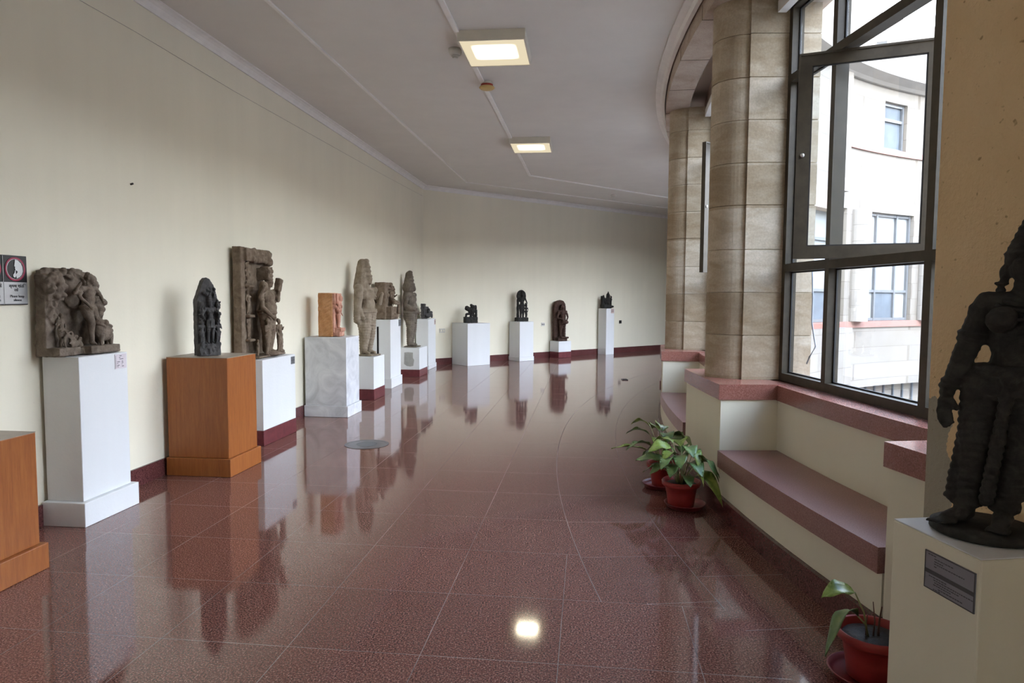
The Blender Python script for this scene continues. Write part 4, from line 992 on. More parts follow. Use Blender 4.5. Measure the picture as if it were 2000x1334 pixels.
# small chip of stone lying on the same pedestal
bm = prims_mesh([('e', (0, 0, 0.008), (0.05, 0.035, 0.006)), ('e', (0.012, 0, 0.016), (0.025, 0.02, 0.012))])
o = obj('stone_chip', bm, simple('pale_chip', (0.45, 0.42, 0.38), 0.8), None, True, W1(0.52, 0.16, 0.984), RZ1); tag(o, 'small pale chip lying on the orange pedestal behind the pointed stele', 'stone chip')

# 3 tall brown relief
Z = 0.8575
t = thing('tall_carved_relief', 'tall brown sandstone relief of a crowned standing figure, leaning by the left wall', 'sculpture', W1(1.66, 0.13, Z+0.005), RZ1)
sculpt('back_slab', [('b', (-0.30, 0.05, 0.555), (0.045, 0.045, 0.555)), ('b', (-0.24, 0.055, 0.555), (0.05, 0.03, 0.555)), ('b', (-0.06, 0.075, 0.40), (0.27, 0.016, 0.40)), ('b', (-0.10, 0.065, 0.88), (0.24, 0.025, 0.13)), ('b', (0.06, 0.06, 0.84), (0.12, 0.03, 0.16)), ('b', (-0.04, 0.03, 1.035), (0.25, 0.06, 0.065)), ('e', (0.19, -0.01, 0.98), (0.055, 0.06, 0.055)), ('e', (0.17, 0.0, 1.05), (0.07, 0.06, 0.045))]
    + foliage(0.38, 0.11, 46, -0.015, 0.975, 0.0, 0.024, 11) + relief(0.4, 0.08, -0.03, 14, 0.0, 0.98, 0.024, 12), S_brown, t, 0.009, 0.006, 22)
fl = []
for zc, sd in ((0.74, 41), (0.44, 42), (0.20, 43)):
    fl += xf(attendant(sd == 42), 0.24, (-0.225, 0.0, zc)) + [('b', (-0.22, 0.0, zc-0.015), (0.055, 0.045, 0.012))]
fl += relief(0.06, 0.28, 0.005, 12, -0.23, 0.72, 0.018, 14)
sculpt('side_figures', fl, S_brown, t, 0.006, 0.004, 26)
fg = human(arms=[(-1, (-0.20, -0.03, 0.60), (-0.10, -0.14, 0.45)), (-1, (-0.22, 0.0, 0.72), (-0.24, -0.07, 0.85)), (1, (0.19, -0.05, 0.68), (0.165, -0.09, 0.88))], crown='box', sway=0.03, bulk=1.45)
sculpt('main_figure', xf(fg, 0.80, (0.05, -0.07, 0.035)) + [('b', (0.065, 0.0, 0.80+0.05), (0.05, 0.07, 0.06)), ('e', (-0.09, -0.10, 0.72), (0.05, 0.045, 0.055)), ('b', (0.20, -0.12, 0.745), (0.035, 0.03, 0.065), (0.1, 0.2, 0))], S_brown, t, 0.007, 0.004, 24)
a1 = xf(attendant(), 0.38, (-0.075, -0.13, 0.02))
sculpt('attendant_figure', a1, S_brown, t, 0.0065, 0.003, 26)
sculpt('attendant_figure', xf(attendant(True), 0.36, (0.22, -0.11, 0.03)), S_brown, t, 0.0065, 0.003, 26)
sculpt('attendant_figure', xf(attendant(), 0.20, (0.315, -0.09, 0.02)) + [('e', (0.325, -0.07, 0.03), (0.045, 0.05, 0.035))], S_brown, t, 0.006, 0.003, 26)
sculpt('attendant_figure', xf(attendant(), 0.17, (-0.19, -0.08, 0.02)), S_brown, t, 0.006, 0.003, 26)
sculpt('side_hand', [('e', (0.27, -0.03, 0.50), (0.05, 0.03, 0.06)), ('e', (0.28, -0.03, 0.57), (0.03, 0.03, 0.03)), ('k', (0.14, 0.0, 0.5), (0.27, -0.03, 0.5), 0.035, 0.03)], S_brown, t, 0.006, 0.003, 26)
sculpt('lotus_base', [('e', (0.08, -0.12, 0.03), (0.10, 0.06, 0.028)), ('t', (0.08, -0.12, 0.03), 0.095, 0.055, 0.014), ('b', (0.05, -0.03, 0.012), (0.30, 0.09, 0.011))], S_brown, t, 0.007, 0.003, 26)

# 4 orange sandstone block
Z = 0.9835
t = thing('sandstone_block', 'orange sandstone block with rough chiselled side and pink carved front', 'sculpture', W1(3.22, 0.285, Z+0.004), RZ1); t.scale = (0.86, 0.95, 1)
rough = lambda co, nn: (0.004*sin((co.z*1.0+co.y*0.55)*150) if nn.x < -0.6 else 0)
sculpt('rough_block', [('b', (0.0, 0.025, 0.27), (0.13, 0.095, 0.27))], S_orange, t, 0.006, 0.004, 20, 0.002, rough, 1)
sculpt('carved_front', [('b', (-0.10, -0.085, 0.47), (0.022, 0.02, 0.065)), ('b', (0.03, -0.085, 0.47), (0.085, 0.03, 0.065)), ('b', (0, -0.075, 0.24), (0.115, 0.012, 0.19)), ('b', (0.0, -0.11, 0.035), (0.10, 0.05, 0.034)), ('b', (0.0, -0.12, 0.085), (0.09, 0.055, 0.02)), ('e', (0.06, -0.12, 0.47), (0.05, 0.03, 0.045))]
    + foliage(0.18, 0.10, 14, -0.10, 0.32, 0.0, 0.024, 51), S_pink, t, 0.006, 0.004, 24)
sculpt('carved_figure', xf(human(arms=[(-1, (-0.2, -0.04, 0.66), (-0.10, -0.14, 0.70)), (1, (0.18, -0.04, 0.62), (0.12, -0.12, 0.5))], crown='hair', bulk=1.25, sway=0.05), 0.315, (0.0, -0.115, 0.10)), S_pink, t, 0.0055, 0.003, 26)

# 5 and 7 tall standing figures facing the corridor
def standing(name, label, cat, loc, rz, mat, H, variant):
    t = thing(name, label, cat, loc, rz)
    k = H/1.16
    if variant == 'tan':
        arms = [(-1, (-0.165, 0.02, 0.60), (-0.15, -0.04, 0.44)), (1, (0.165, 0.02, 0.62), (0.11, -0.12, 0.68))]
        pr = human(arms=arms, crown='tall', bulk=1.4)
        pr += [('k', (-0.155, 0.02, 0.80), (-0.17, 0.03, 0.42), 0.055, 0.045), ('k', (-0.05, 0.05, 0.82), (-0.02, 0.05, 1.10), 0.095, 0.060), ('k', (-0.11, 0.03, 0.43), (-0.09, 0.03, 0.30), 0.05, 0.03), ('k', (-0.03, 0.05, 0.5), (-0.04, 0.05, 0.02), 0.05, 0.03), ('e', (0, 0.04, 0.98), (0.085, 0.075, 0.12)), ('k', (0.12, -0.10, 0.62), (0.11, -0.14, 0.74), 0.03, 0.022)]
    else:
        arms = [(-1, (-0.175, 0.02, 0.64), (-0.12, -0.11, 0.56)), (1, (0.16, 0.0, 0.62), (0.15, -0.08, 0.50))]
        pr = human(arms=arms, crown='tall', bulk=1.4)
        pr += [('k', (0, 0.035, 0.89), (0, 0.03, 1.10), 0.095, 0.050), ('e', (0, 0.03, 0.93), (0.09, 0.095, 0.07)), ('e', (-0.12, -0.04, 0.59), (0.055, 0.08, 0.055)), ('e', (0.06, -0.02, 0.88), (0.03, 0.045, 0.045)), ('k', (0, 0.04, 0.8), (0, 0.03, 0.45), 0.08, 0.09)]
    dr = lambda co, nn: (0.0025*sin(co.z/k*190 + 2.5*sin(co.x/k*14)) if 0.06 < co.z/k < 0.50 else 0)
    sculpt('figure', xf(pr, k, (0, 0, 0.012)), mat, t, 0.0095, 0.005, 14, 0.002, dr)
    sculpt('foot_base', [('b', (0, -0.03, 0.010), (0.10*k*1.1, 0.10*k, 0.010))], mat, t, 0.008, 0.001)
    return t
standing('standing_statue', 'tallest tan stone statue in a high crown, standing before the left wall', 'sculpture', W1(4.66, 0.285, 0.6235), RZ1 - radians(14), S_tan, 1.40, 'tan')
standing('standing_statue', 'taupe stone standing statue with a pointed crown near the corner, on the patched pedestal', 'sculpture', W1(7.50, 0.19, 0.5415), RZ1 - radians(4), S_taupe, 1.42, 'taupe')
bm = B(); box(bm, (-0.012, -0.012, 0), (0.012, 0.012, 0.42)); o = obj('support_rod', bm, M_blackpl, None, False, W1(4.80, 0.40, 0.6195), RZ1)
tag(o, 'thin dark metal rod standing behind the feet of the tan statue', 'rod')

# 6 seated figure block
t = thing('seated_figure_block', 'brown stone block carved with a seated figure, behind the tan statue', 'sculpture', W1(5.96, 0.19, 1.116), RZ1)
sculpt('back_block', [('b', (-0.03, 0.04, 0.30), (0.22, 0.085, 0.30)), ('b', (0, -0.05, 0.10), (0.20, 0.09, 0.10)), ('e', (0.02, -0.10, 0.05), (0.22, 0.08, 0.05))] + foliage(0.30, 0.22, 26, -0.05, 0.36, 0.03, 0.03, 61), S_brown, t, 0.009, 0.006, 20)
seat = human(arms=[(-1, (-0.2, -0.03, 0.64), (-0.12, -0.14, 0.56)), (1, (0.2, -0.03, 0.64), (0.10, -0.14, 0.70))], crown='hair', bulk=1.3, seated=True, skirt=False,
    legs=[((-0.07, -0.02, 0.50), (-0.22, -0.16, 0.46), (0.02, -0.20, 0.42)), ((0.07, -0.02, 0.50), (0.20, -0.18, 0.46), (0.16, -0.18, 0.12))])
sculpt('seated_figure', xf(seat, 0.52, (0.03, -0.07, 0.03)), S_brown, t, 0.007, 0.004, 24)

# 8 black fragment in the corner
t = thing('broken_carving', 'small jagged black stone fragment on the tall corner pedestal', 'sculpture', W1(8.80, 0.17, 1.036), RZ1)
sculpt('jagged_back', [('b', (-0.08, 0.04, 0.15), (0.06, 0.04, 0.15), (0, 0.08, 0)), ('b', (0.02, 0.03, 0.10), (0.12, 0.05, 0.10)), ('b', (0.10, 0.02, 0.13), (0.04, 0.05, 0.11), (0, -0.2, 0)), ('e', (0.02, 0.03, 0.21), (0.04, 0.03, 0.04))], S_dark, t, 0.007, 0.012, 20, 0.004)
sculpt('crouching_figure', [('k', (-0.03, -0.04, 0.05), (0.07, -0.09, 0.12), 0.04, 0.035), ('k', (0.07, -0.09, 0.12), (0.12, -0.09, 0.03), 0.03, 0.022), ('e', (0.02, -0.05, 0.16), (0.04, 0.035, 0.05)), ('e', (0.0, -0.03, 0.06), (0.13, 0.07, 0.05))], S_dark, t, 0.006, 0.006, 26, 0.003)

# ------------------------------------------------------------------ STATUES ON THE FAR WALL
t = thing('small_black_sculpture', 'small black openwork sculpture on the wide pedestal of the far wall', 'sculpture', W2(0.98, 0.36, 0.918), RZ2 - radians(12))
sculpt('plinth_block', [('b', (0, 0, 0.065), (0.145, 0.07, 0.065)), ('b', (0.13, 0.0, 0.17), (0.018, 0.03, 0.12))], S_black, t, 0.007, 0.004)
sculpt('openwork_figures', [('k', (-0.11, 0, 0.13), (-0.10, 0, 0.19), 0.024, 0.022), ('k', (-0.10, 0, 0.19), (0.0, 0, 0.20), 0.026, 0.03), ('k', (0.0, 0, 0.12), (0.03, 0, 0.22), 0.03, 0.035), ('e', (0.02, -0.01, 0.26), (0.09, 0.045, 0.07)), ('e', (-0.07, 0, 0.31), (0.07, 0.04, 0.05)), ('e', (-0.09, 0, 0.34), (0.045, 0.035, 0.035)), ('e', (0.06, 0, 0.34), (0.07, 0.04, 0.05)), ('e', (0.02, 0, 0.385), (0.035, 0.035, 0.03)), ('e', (0.12, 0, 0.33), (0.03, 0.03, 0.06)), ('e', (0.13, 0, 0.22), (0.025, 0.03, 0.03)), ('k', (0.08, 0, 0.13), (0.06, 0, 0.2), 0.025, 0.03)], S_black, t, 0.006, 0.006, 24)
t = thing('slim_black_stele', 'slim black standing stele with a round halo on the far wall', 'sculpture', W2(2.53, 0.24, 0.919), RZ2 - radians(10))
sculpt('halo_slab', [('e', (-0.01, 0.02, 0.59), (0.125, 0.035, 0.145)), ('t', (-0.01, 0.0, 0.59), 0.11, 0.13, 0.016, (pi/2, 0, 0)), ('b', (0.0, 0.01, 0.045), (0.14, 0.085, 0.045)), ('k', (-0.09, 0.02, 0.05), (-0.095, 0.02, 0.5), 0.035, 0.03)], S_black, t, 0.007, 0.005)
sculpt('standing_figure', xf(human(arms=[(-1, (-0.19, 0.0, 0.62), (-0.15, -0.03, 0.48)), (1, (0.22, 0.0, 0.64), (0.19, -0.05, 0.50))], crown='cone', bulk=1.25), 0.58, (-0.005, -0.02, 0.075)), S_black, t, 0.007, 0.004, 24)
sculpt('side_attendant', xf(attendant(), 0.30, (0.115, -0.01, 0.08)) + [('k', (0.115, 0, 0.3), (0.10, 0, 0.42), 0.02, 0.015)], S_black, t, 0.007, 0.004, 24)
t = thing('red_brown_statue', 'dark red-brown standing statue with a rounded back slab, on the lowest far pedestal', 'sculpture', W2(3.80, 0.20, 0.415), RZ2 - radians(14))
sculpt('round_topped_slab', [('p', [(-0.165, 0.0), (0.16, 0.0), (0.16, 0.80), (0.14, 0.92), (0.08, 0.985), (0.0, 1.005), (-0.09, 0.98), (-0.15, 0.90), (-0.165, 0.80)], 0.0, 0.10), ('b', (0.0, -0.05, 0.04), (0.13, 0.09, 0.04)), ('b', (0.04, -0.14, 0.085), (0.10, 0.05, 0.02))], S_reddark, t, 0.009, 0.006)
sculpt('standing_figure', xf(human(arms=[(-1, (-0.17, -0.02, 0.62), (-0.05, -0.13, 0.53)), (1, (0.18, -0.02, 0.62), (0.08, -0.14, 0.53))], crown='hair', bulk=1.1), 0.80, (0.02, -0.07, 0.09)) + [('e', (0.05, -0.16, 0.46), (0.09, 0.06, 0.05))], S_reddark, t, 0.008, 0.005, 22)
t = thing('flame_shaped_sculpture', 'small black flame-shaped sculpture on the thinnest far pedestal', 'sculpture', W2(5.45, 0.20, 1.205), RZ2 - radians(16))
sculpt('seat_block', [('b', (-0.03, 0.0, 0.05), (0.12, 0.09, 0.05)), ('e', (0.10, -0.06, 0.045), (0.07, 0.06, 0.03)), ('b', (-0.12, 0.02, 0.16), (0.03, 0.05, 0.16)), ('k', (-0.12, 0.0, 0.28), (-0.10, 0, 0.33), 0.04, 0.02)], S_black, t, 0.007, 0.005)
sculpt('flame_figure', [('k', (0.03, 0, 0.14), (0.03, 0, 0.34), 0.055, 0.05), ('k', (0.03, 0, 0.34), (0.035, 0, 0.44), 0.05, 0.008), ('e', (0.03, 0, 0.24), (0.075, 0.05, 0.07)), ('k', (0.11, 0, 0.10), (0.13, 0, 0.30), 0.03, 0.02), ('k', (0.13, 0, 0.24), (0.11, 0, 0.33), 0.025, 0.01), ('k', (-0.03, 0, 0.10), (-0.08, 0, 0.26), 0.03, 0.025), ('k', (0.03, -0.03, 0.12), (0.08, -0.05, 0.08), 0.03, 0.03)], S_black, t, 0.0065, 0.007, 26)

# ------------------------------------------------------------------ FOREGROUND PEDESTAL AND STATUE
A = Vector((1.240, 2.170)); Bp = Vector((1.288, 1.825)); dv = (Bp-A).normalized(); rn_ = Vector((-dv.y, dv.x))   # rn_ points to +x
fwid = (Bp-A).length; fdep = 0.385
rzf = atan2(rn_.y, rn_.x)
cen = A + dv*fwid/2 + rn_*fdep/2
PH = 0.79
pf = thing('display_pedestal', 'cream pedestal in the right foreground with a grey inscribed plate, under the large dark statue', 'pedestal', (cen.x, cen.y, 0), rzf)
bm = B(); box(bm, (-fdep/2, -fwid/2, 0.001), (fdep/2, fwid/2, PH-0.004), None, 0.005); obj('body', bm, M_cream, pf)
bm = B(); box(bm, (-fdep/2+0.001, -fwid/2+0.001, PH-0.0038), (fdep/2-0.001, fwid/2-0.001, PH), None, 0.0015); obj('top_sheet', bm, M_white, pf)
# plate on the face towards -x (local x = -fdep/2); local y from near (-) to far (+)
xp = -fdep/2
bm = B(); box(bm, (xp-0.004, -fwid/2+0.012, PH-0.160), (xp-0.0005, -fwid/2+0.200, PH-0.045)); pl = obj('inscribed_plate', bm, M_plate, pf)
bm = B(); y1 = -fwid/2+0.200; y0 = -fwid/2+0.012; zt_ = PH-0.045; zb_ = PH-0.160
for q in ((y0, zt_-0.003, y1, zt_), (y0, zb_, y1, zb_+0.003), (y0, zb_, y0+0.003, zt_), (y1-0.003, zb_, y1, zt_)): box(bm, (xp-0.0048, q[0], q[1]), (xp-0.0041, q[2], q[3]))
box(bm, (xp-0.0048, y0, zb_+0.048), (xp-0.0041, y1, zb_+0.060))
rr = random.Random(5)
for zz, a, b in ((0.106, 0.78, 0.93), (0.098, 0.45, 0.80), (0.090, 0.62, 0.80), (0.083, 0.2, 0.80), (0.075, 0.74, 0.80), (0.041, 0.55, 0.90), (0.034, 0.05, 0.80), (0.027, 0.3, 0.78), (0.020, 0.45, 0.80), (0.012, 0.25, 0.70), (0.006, 0.70, 0.80)):
    y = y0+(y1-y0)*b
    while y > y0+(y1-y0)*a:
        wl_ = rr.uniform(0.004, 0.010); box(bm, (xp-0.0046, y-wl_, zb_+zz-0.0013), (xp-0.0041, y, zb_+zz+0.0013)); y -= wl_+0.0025
obj('engraved_lines', bm, M_ink, pl)
# statue: local frame x to the viewer's right, -y to the viewer
sc = Vector((1.440, 2.035))
rzs = radians(-36)
t = thing('large_dark_statue', 'large charcoal stone statue of a draped woman, cut off by the right edge', 'sculpture', (sc.x, sc.y, PH), rzs)
H = 0.92
bm = B(); lathe(bm, [(0, 0.0005), (0.135, 0.0005), (0.145, 0.006), (0.143, 0.024), (0.132, 0.030), (0, 0.032)], 40); bmesh.ops.scale(bm, vec=(1, 0.95, 1), verts=bm.verts); obj('disc_base', bm, S_bigblack, t, True)
k = 0.86
def shear(o):      # the figure leans to its left as it rises
    for v in o.data.vertices: v.co.x = v.co.x*1.04 + 0.09*v.co.z
body = human(arms=[], crown='none', sway=0.0, bulk=0.92, skirt=False, jewels=False, bust=True, legs=[((-0.055, 0, 0.50), (-0.062, -0.015, 0.28), (-0.062, 0.01, 0.055)), ((0.055, 0, 0.50), (0.052, -0.02, 0.28), (0.042, 0.0, 0.055))], headx=0.0)
body += [('e', (0.0, 0.0, 0.50), (0.140, 0.088, 0.085)), ('e', (0.0, 0.0, 0.66), (0.080, 0.062, 0.08)), ('k', (-0.062, 0, 0.50), (-0.064, -0.01, 0.30), 0.076, 0.054), ('k', (0.062, 0, 0.50), (0.054, -0.01, 0.30), 0.076, 0.054),
         ('k', (-0.064, 0, 0.30), (-0.062, 0.01, 0.08), 0.052, 0.041), ('k', (0.054, 0, 0.30), (0.046, 0.01, 0.08), 0.052, 0.041),
         ('t', (-0.062, 0.01, 0.065), 0.038, 0.038, 0.010), ('t', (0.044, 0.01, 0.065), 0.038, 0.038, 0.010)]
# feet with toes, the figure's right foot turned out
for fx, fy, tx in ((-0.062, 0.0, -0.050), (0.044, -0.01, -0.008)):
    body += [('k', (fx, fy, 0.035), (fx+tx, fy-0.070, 0.018), 0.031, 0.024)]
    for i in range(5): body += [('k', (fx+tx-0.026+i*0.013, fy-0.080, 0.014), (fx+tx*1.45-0.030+i*0.0135, fy-0.108+abs(i-3.2)*0.003, 0.010), 0.0085, 0.0065)]
# hanging right arm of the figure (viewer's left) with its hand
body += [('e', (-0.100, 0, 0.755), (0.048, 0.045, 0.045)), ('k', (-0.102, 0, 0.75), (-0.138, 0.0, 0.585), 0.042, 0.036), ('k', (-0.138, 0.0, 0.585), (-0.168, -0.02, 0.462), 0.036, 0.024),
         ('t', (-0.118, 0.0, 0.67), 0.043, 0.043, 0.008, (0, 0.2, 0)), ('t', (-0.122, 0.0, 0.65), 0.042, 0.042, 0.007, (0, 0.2, 0)), ('t', (-0.163, -0.018, 0.485), 0.028, 0.028, 0.008), ('t', (-0.159, -0.016, 0.505), 0.029, 0.029, 0.007)]
hx_, hz_ = -0.168, 0.425
body += [('e', (hx_+0.002, -0.024, hz_), (0.026, 0.016, 0.036))]
for i, (dx, ln) in enumerate(((-0.017, 0.050), (-0.006, 0.060), (0.005, 0.056), (0.016, 0.045))):
    body += [('k', (hx_+dx, -0.026, hz_-0.024), (hx_+dx+0.006, -0.032, hz_-0.024-ln*0.55), 0.0088, 0.0078), ('k', (hx_+dx+0.006, -0.032, hz_-0.024-ln*0.55), (hx_+dx+0.016, -0.044, hz_-0.024-ln), 0.0078, 0.0060)]
body += [('k', (hx_+0.018, -0.030, hz_+0.010), (hx_+0.036, -0.042, hz_-0.018), 0.010, 0.008)]
# bent left arm with the hand at the breast holding a bud
body += [('e', (0.105, 0, 0.755), (0.048, 0.045, 0.045)), ('k', (0.108, 0, 0.75), (0.150, -0.03, 0.60), 0.042, 0.036), ('k', (0.150, -0.03, 0.60), (0.085, -0.115, 0.66), 0.034, 0.024), ('t', (0.13, -0.015, 0.68), 0.043, 0.043, 0.008), ('t', (0.098, -0.100, 0.650), 0.028, 0.028, 0.007, (0.8, 0.6, 0)), ('e', (0.070, -0.125, 0.680), (0.024, 0.018, 0.028), (0.3, -0.5, 0))]
for i in range(4): body += [('k', (0.054+i*0.010, -0.128, 0.700+i*0.003), (0.046+i*0.009, -0.150, 0.718+i*0.004), 0.0075, 0.0066), ('k', (0.046+i*0.009, -0.150, 0.718+i*0.004), (0.054+i*0.008, -0.160, 0.700+i*0.004), 0.0066, 0.0055)]
body += [('k', (0.082, -0.132, 0.695), (0.064, -0.152, 0.706), 0.009, 0.007), ('e', (0.058, -0.165, 0.722), (0.014, 0.014, 0.022))]
# sashes, ornaments
body += [('t', (0.0, 0, 0.56), 0.108, 0.082, 0.010), ('t', (0, 0, 0.540), 0.115, 0.088, 0.010), ('t', (0, -0.01, 0.50), 0.10, 0.085, 0.009, (0.35, 0, 0), (pi, 2*pi)), ('e', (0, -0.09, 0.53), (0.03, 0.014, 0.022)),
         ('k', (0.0, -0.085, 0.52), (-0.01, -0.05, 0.10), 0.018, 0.022), ('k', (-0.115, -0.01, 0.55), (-0.110, 0.0, 0.30), 0.018, 0.012), ('k', (-0.110, 0.0, 0.30), (-0.112, 0.0, 0.10), 0.013, 0.018), ('e', (-0.112, 0, 0.09), (0.022, 0.018, 0.02)), ('e', (-0.112, 0, 0.13), (0.017, 0.016, 0.016)), ('e', (-0.110, 0, 0.16), (0.015, 0.014, 0.014)),
         ('k', (0.10, -0.01, 0.52), (0.115, 0.01, 0.1), 0.016, 0.02)]
dr = lambda co, nn: ((0.0042*(abs(sin((co.z/k)*115 + 1.6*sin(co.x/k*26) + 0.8*sin(co.y/k*30)))-0.5)) if 0.085 < co.z/k < 0.49 and not (co.x/k < -0.135 and co.z/k > 0.30) else (0.0007*sin(co.z/k*260+co.x/k*40)))
shear(sculpt('figure', xf(body, k, (0, 0, 0.028)), S_bigblack, t, 0.0042, 0.002, 26, 0.0008, dr, 2))
crown_ = [('e', (0.0, 0.012, 0.935), (0.070, 0.068, 0.062)), ('k', (0.0, 0.015, 0.955), (0.01, 0.03, 1.07), 0.066, 0.040), ('e', (0.012, 0.035, 1.10), (0.034, 0.034, 0.034))]
for i in range(6): crown_ += [('t', (0.001+i*0.002, 0.010+i*0.003, 0.948+i*0.022), 0.068-i*0.005, 0.066-i*0.005, 0.007)]
crown_ += [('e', (-0.059, 0.015, 0.885), (0.018, 0.022, 0.030)), ('e', (0.059, 0.015, 0.885), (0.018, 0.022, 0.030)), ('t', (-0.064, 0.005, 0.848), 0.016, 0.010, 0.007), ('t', (0.064, 0.005, 0.848), 0.016, 0.010, 0.007), ('e', (-0.064, 0.01, 0.825), (0.016, 0.016, 0.014))]
shear(sculpt('headdress', xf(crown_, k, (0, 0, 0.028)), S_bigblack, t, 0.0042, 0.002, 26, 0.001))
nk = [('t', (0, -0.008, 0.812), 0.055, 0.052, 0.009, (0.35, 0, 0)), ('t', (0, -0.016, 0.798), 0.070, 0.060, 0.008, (0.45, 0, 0)), ('t', (0, -0.026, 0.780), 0.080, 0.066, 0.007, (0.6, 0, 0))]
for i in range(15):
    a = pi + pi*i/14; nk.append(('e', (0.088*cos(a), -0.030+0.070*sin(a)*0.85, 0.765+0.04*sin(a)), (0.007, 0.007, 0.007)))
shear(sculpt('necklaces', xf(nk, k, (0, 0, 0.014)), S_bigblack, t, 0.0036, 0.001, 26, 0.0006))

# ------------------------------------------------------------------ POTTED PLANTS
def leaf(bm, base, tip, width, arch, droop=0.0, twist=0.0, fold=0.25, n=12):
    """blade along a curved spine from base to tip; width across; arch lifts the middle; has real thickness"""
    base = Vector(base); tip = Vector(tip); d = tip-base; side = d.cross(Vector((0, 0, 1)))
    if side.length < 1e-4: side = Vector((1, 0, 0))
    side.normalize(); side = (Matrix.Rotation(twist, 3, d.normalized()) @ side); rows = []
    for i in range(n+1):
        f = i/n; c = base + d*f + Vector((0, 0, arch*4*f*(1-f) - droop*f*f))
        w = width*0.5*(max(0.0, sin(pi*f**0.9))**0.85) + 0.0006
        nrm = side.cross(d).normalized()
        wav = 0.06*width*sin(f*14)
        rows.append([c + side*w*q + nrm*(abs(q)*w*fold + (wav if abs(q) > 0.9 else 0)) for q in (-1, -0.5, 0, 0.5, 1)])
    vt = [[bm.verts.new(p) for p in r] for r in rows]; vb = [[bm.verts.new(p - Vector((0, 0, 0.0012))) for p in r] for r in rows]
    for i in range(n):
        for j in range(4):
            bm.faces.new((vt[i][j], vt[i][j+1], vt[i+1][j+1], vt[i+1][j])); bm.faces.new((vb[i][j+1], vb[i][j], vb[i+1][j], vb[i+1][j+1]))
        bm.faces.new((vt[i][0], vt[i+1][0], vb[i+1][0], vb[i][0])); bm.faces.new((vt[i+1][4], vt[i][4], vb[i][4], vb[i+1][4]))
def plant(label, x, y, saucer_off, scale, leaves, stems_extra=(), seed=0, wet=False):
    t = thing('potted_plant', label, 'potted plant', (x, y, 0.016))
    s = scale
    pot = B(); lathe(pot, [(0, 0.0), (0.085*s, 0.0), (0.090*s, 0.004), (0.100*s, 0.08*s), (0.112*s, 0.145*s), (0.126*s, 0.148*s), (0.134*s, 0.156*s), (0.137*s, 0.178*s), (0.130*s, 0.188*s), (0.121*s, 0.184*s), (0.116*s, 0.160*s), (0.112*s, 0.150*s), (0, 0.150*s)], 44)
    obj('pot', pot, M_pot, t, True)
    so = B(); lathe(so, [(0, 0.151*s), (0.113*s, 0.151*s), (0.110*s, 0.160*s), (0.06*s, 0.166*s), (0, 0.163*s)], 24)
    for v in so.verts: v.co.z += 0.004*noise.noise(v.co*60)
    obj('soil', so, M_soil, t, True)
    zs = 0.16*s
    rn = random.Random(seed)
    for i, (az_, el, ln, wd, pet, arch, droop, m_) in enumerate(leaves):
        a = radians(az_); b = Vector((0.02*cos(a), 0.02*sin(a), zs-0.01)); r_ = pet
        e_ = radians(el); pe = b + Vector((cos(a)*cos(e_), sin(a)*cos(e_), sin(e_)))*r_
        st = B(); mid = (b+pe)/2 + Vector((-cos(a)*0.01, -sin(a)*0.01, 0.012)); tube(st, [b, mid, pe], 0.0042, 7, 0.0028); so_ = obj('stem', st, M_stem, t, True)
        tip = pe + Vector((cos(a), sin(a), 0))*ln*1.05 + Vector((0, 0, ln*0.10))
        lf = B(); leaf(lf, pe - (pe-mid)*0.05, tip, wd*1.35, arch, droop, rn.uniform(-0.5, 0.5)); obj('leaf', lf, m_, t, True)
    for pts, r0, r1 in stems_extra:
        st = B(); tube(st, pts, r0, 6, r1); obj('dry_stem', st, M_drystem, t, True)
    # saucer is a separate dish on the floor
    sd = B(); lathe(sd, [(0, 0.0), (0.118*s, 0.0), (0.128*s, 0.006), (0.142*s, 0.030), (0.147*s, 0.034), (0.140*s, 0.036), (0.128*s, 0.016), (0.118*s, 0.010), (0, 0.010)], 44)
    o = obj('plant_saucer', sd, M_saucer, None, True, (x+saucer_off[0], y+saucer_off[1], 0.001)); return t, o
G, Y = M_leaf, M_leaf2
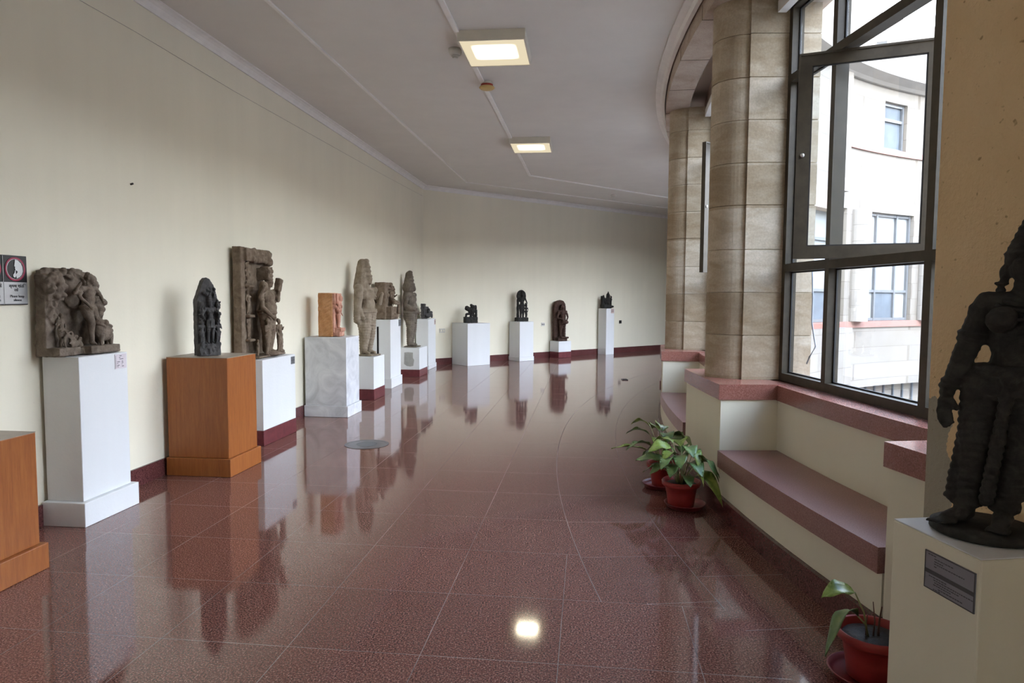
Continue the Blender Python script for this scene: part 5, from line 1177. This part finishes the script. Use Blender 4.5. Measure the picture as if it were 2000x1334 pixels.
# (azimuth, elevation, blade length, width, petiole length, arch, droop, material)
lv = [(175, 62, 0.20, 0.085, 0.20, 0.015, 0.03, G), (150, 70, 0.17, 0.085, 0.25, 0.03, 0.06, G), (200, 55, 0.14, 0.07, 0.16, 0.02, 0.05, G), (240, 60, 0.15, 0.075, 0.19, 0.02, 0.07, G), (285, 64, 0.17, 0.08, 0.20, 0.03, 0.07, G), (318, 60, 0.16, 0.08, 0.20, 0.04, 0.09, G), (305, 62, 0.19, 0.08, 0.22, 0.05, 0.12, G),
      (308, 40, 0.22, 0.075, 0.13, 0.05, 0.18, Y), (75, 76, 0.12, 0.075, 0.23, 0.04, 0.06, G), (80, 76, 0.14, 0.08, 0.27, 0.04, 0.05, Y), (120, 74, 0.16, 0.08, 0.24, 0.03, 0.05, G), (270, 45, 0.13, 0.06, 0.14, 0.01, 0.06, G), (292, 68, 0.13, 0.05, 0.26, 0.06, 0.20, Y), (220, 75, 0.13, 0.07, 0.24, 0.03, 0.04, Y), (295, 78, 0.13, 0.07, 0.26, 0.02, 0.05, G), (190, 78, 0.17, 0.085, 0.27, 0.03, 0.04, Y), (165, 48, 0.15, 0.08, 0.14, 0.02, 0.05, G), (255, 72, 0.16, 0.085, 0.24, 0.03, 0.07, G), (275, 78, 0.15, 0.08, 0.29, 0.03, 0.05, G), (228, 66, 0.17, 0.08, 0.22, 0.03, 0.06, G), (135, 80, 0.15, 0.08, 0.30, 0.02, 0.03, Y)]
_, sa = plant('leafy potted plant in a red pot, front one of the pair by the bench', 1.212, 4.79, (0.035, 0.02), 1.0, lv, (), 3)
tag(sa, 'dark red saucer under the front leafy plant of the pair', 'saucer', None)
lv2 = [(178, 50, 0.27, 0.085, 0.17, 0.02, 0.02, Y), (195, 62, 0.20, 0.09, 0.20, 0.03, 0.05, G), (160, 70, 0.18, 0.08, 0.27, 0.03, 0.03, G), (140, 72, 0.17, 0.05, 0.32, 0.04, 0.02, Y), (100, 75, 0.17, 0.09, 0.28, 0.03, 0.04, Y), (85, 72, 0.18, 0.09, 0.28, 0.04, 0.06, Y), (305, 72, 0.18, 0.08, 0.26, 0.05, 0.08, G), (250, 70, 0.17, 0.10, 0.24, 0.03, 0.05, Y), (290, 72, 0.16, 0.09, 0.26, 0.03, 0.05, G), (265, 78, 0.18, 0.085, 0.28, 0.03, 0.04, G), (215, 60, 0.14, 0.06, 0.16, 0.02, 0.08, G)]
_, sb = plant('leafy potted plant in a red pot, rear one of the pair by the bench', 1.205, 5.33, (-0.02, 0.0), 0.97, lv2, (), 5)
tag(sb, 'dark red saucer under the rear leafy plant of the pair', 'saucer')
lv3 = [(185, 72, 0.13, 0.060, 0.20, 0.02, 0.03, Y), (200, 60, 0.15, 0.055, 0.12, 0.05, 0.15, G)]
ds = [([(0.0, 0, 0.15), (0.005, 0, 0.22), (-0.005, 0, 0.30)], 0.004, 0.0015), ([(0.02, 0.0, 0.15), (0.022, 0, 0.22), (0.03, 0, 0.28)], 0.005, 0.002), ([(-0.02, 0.01, 0.15), (-0.03, 0.0, 0.20), (-0.025, 0, 0.25)], 0.004, 0.002)]
_, sc_ = plant('nearly bare plant with two leaves in a red pot beside the foreground pedestal', 1.425, 2.60, (-0.012, 0.01), 1.0, lv3, ds, 8)
tag(sc_, 'dark red saucer beside the nearly bare plant at lower right', 'saucer')
sc_.location.z = 0.001
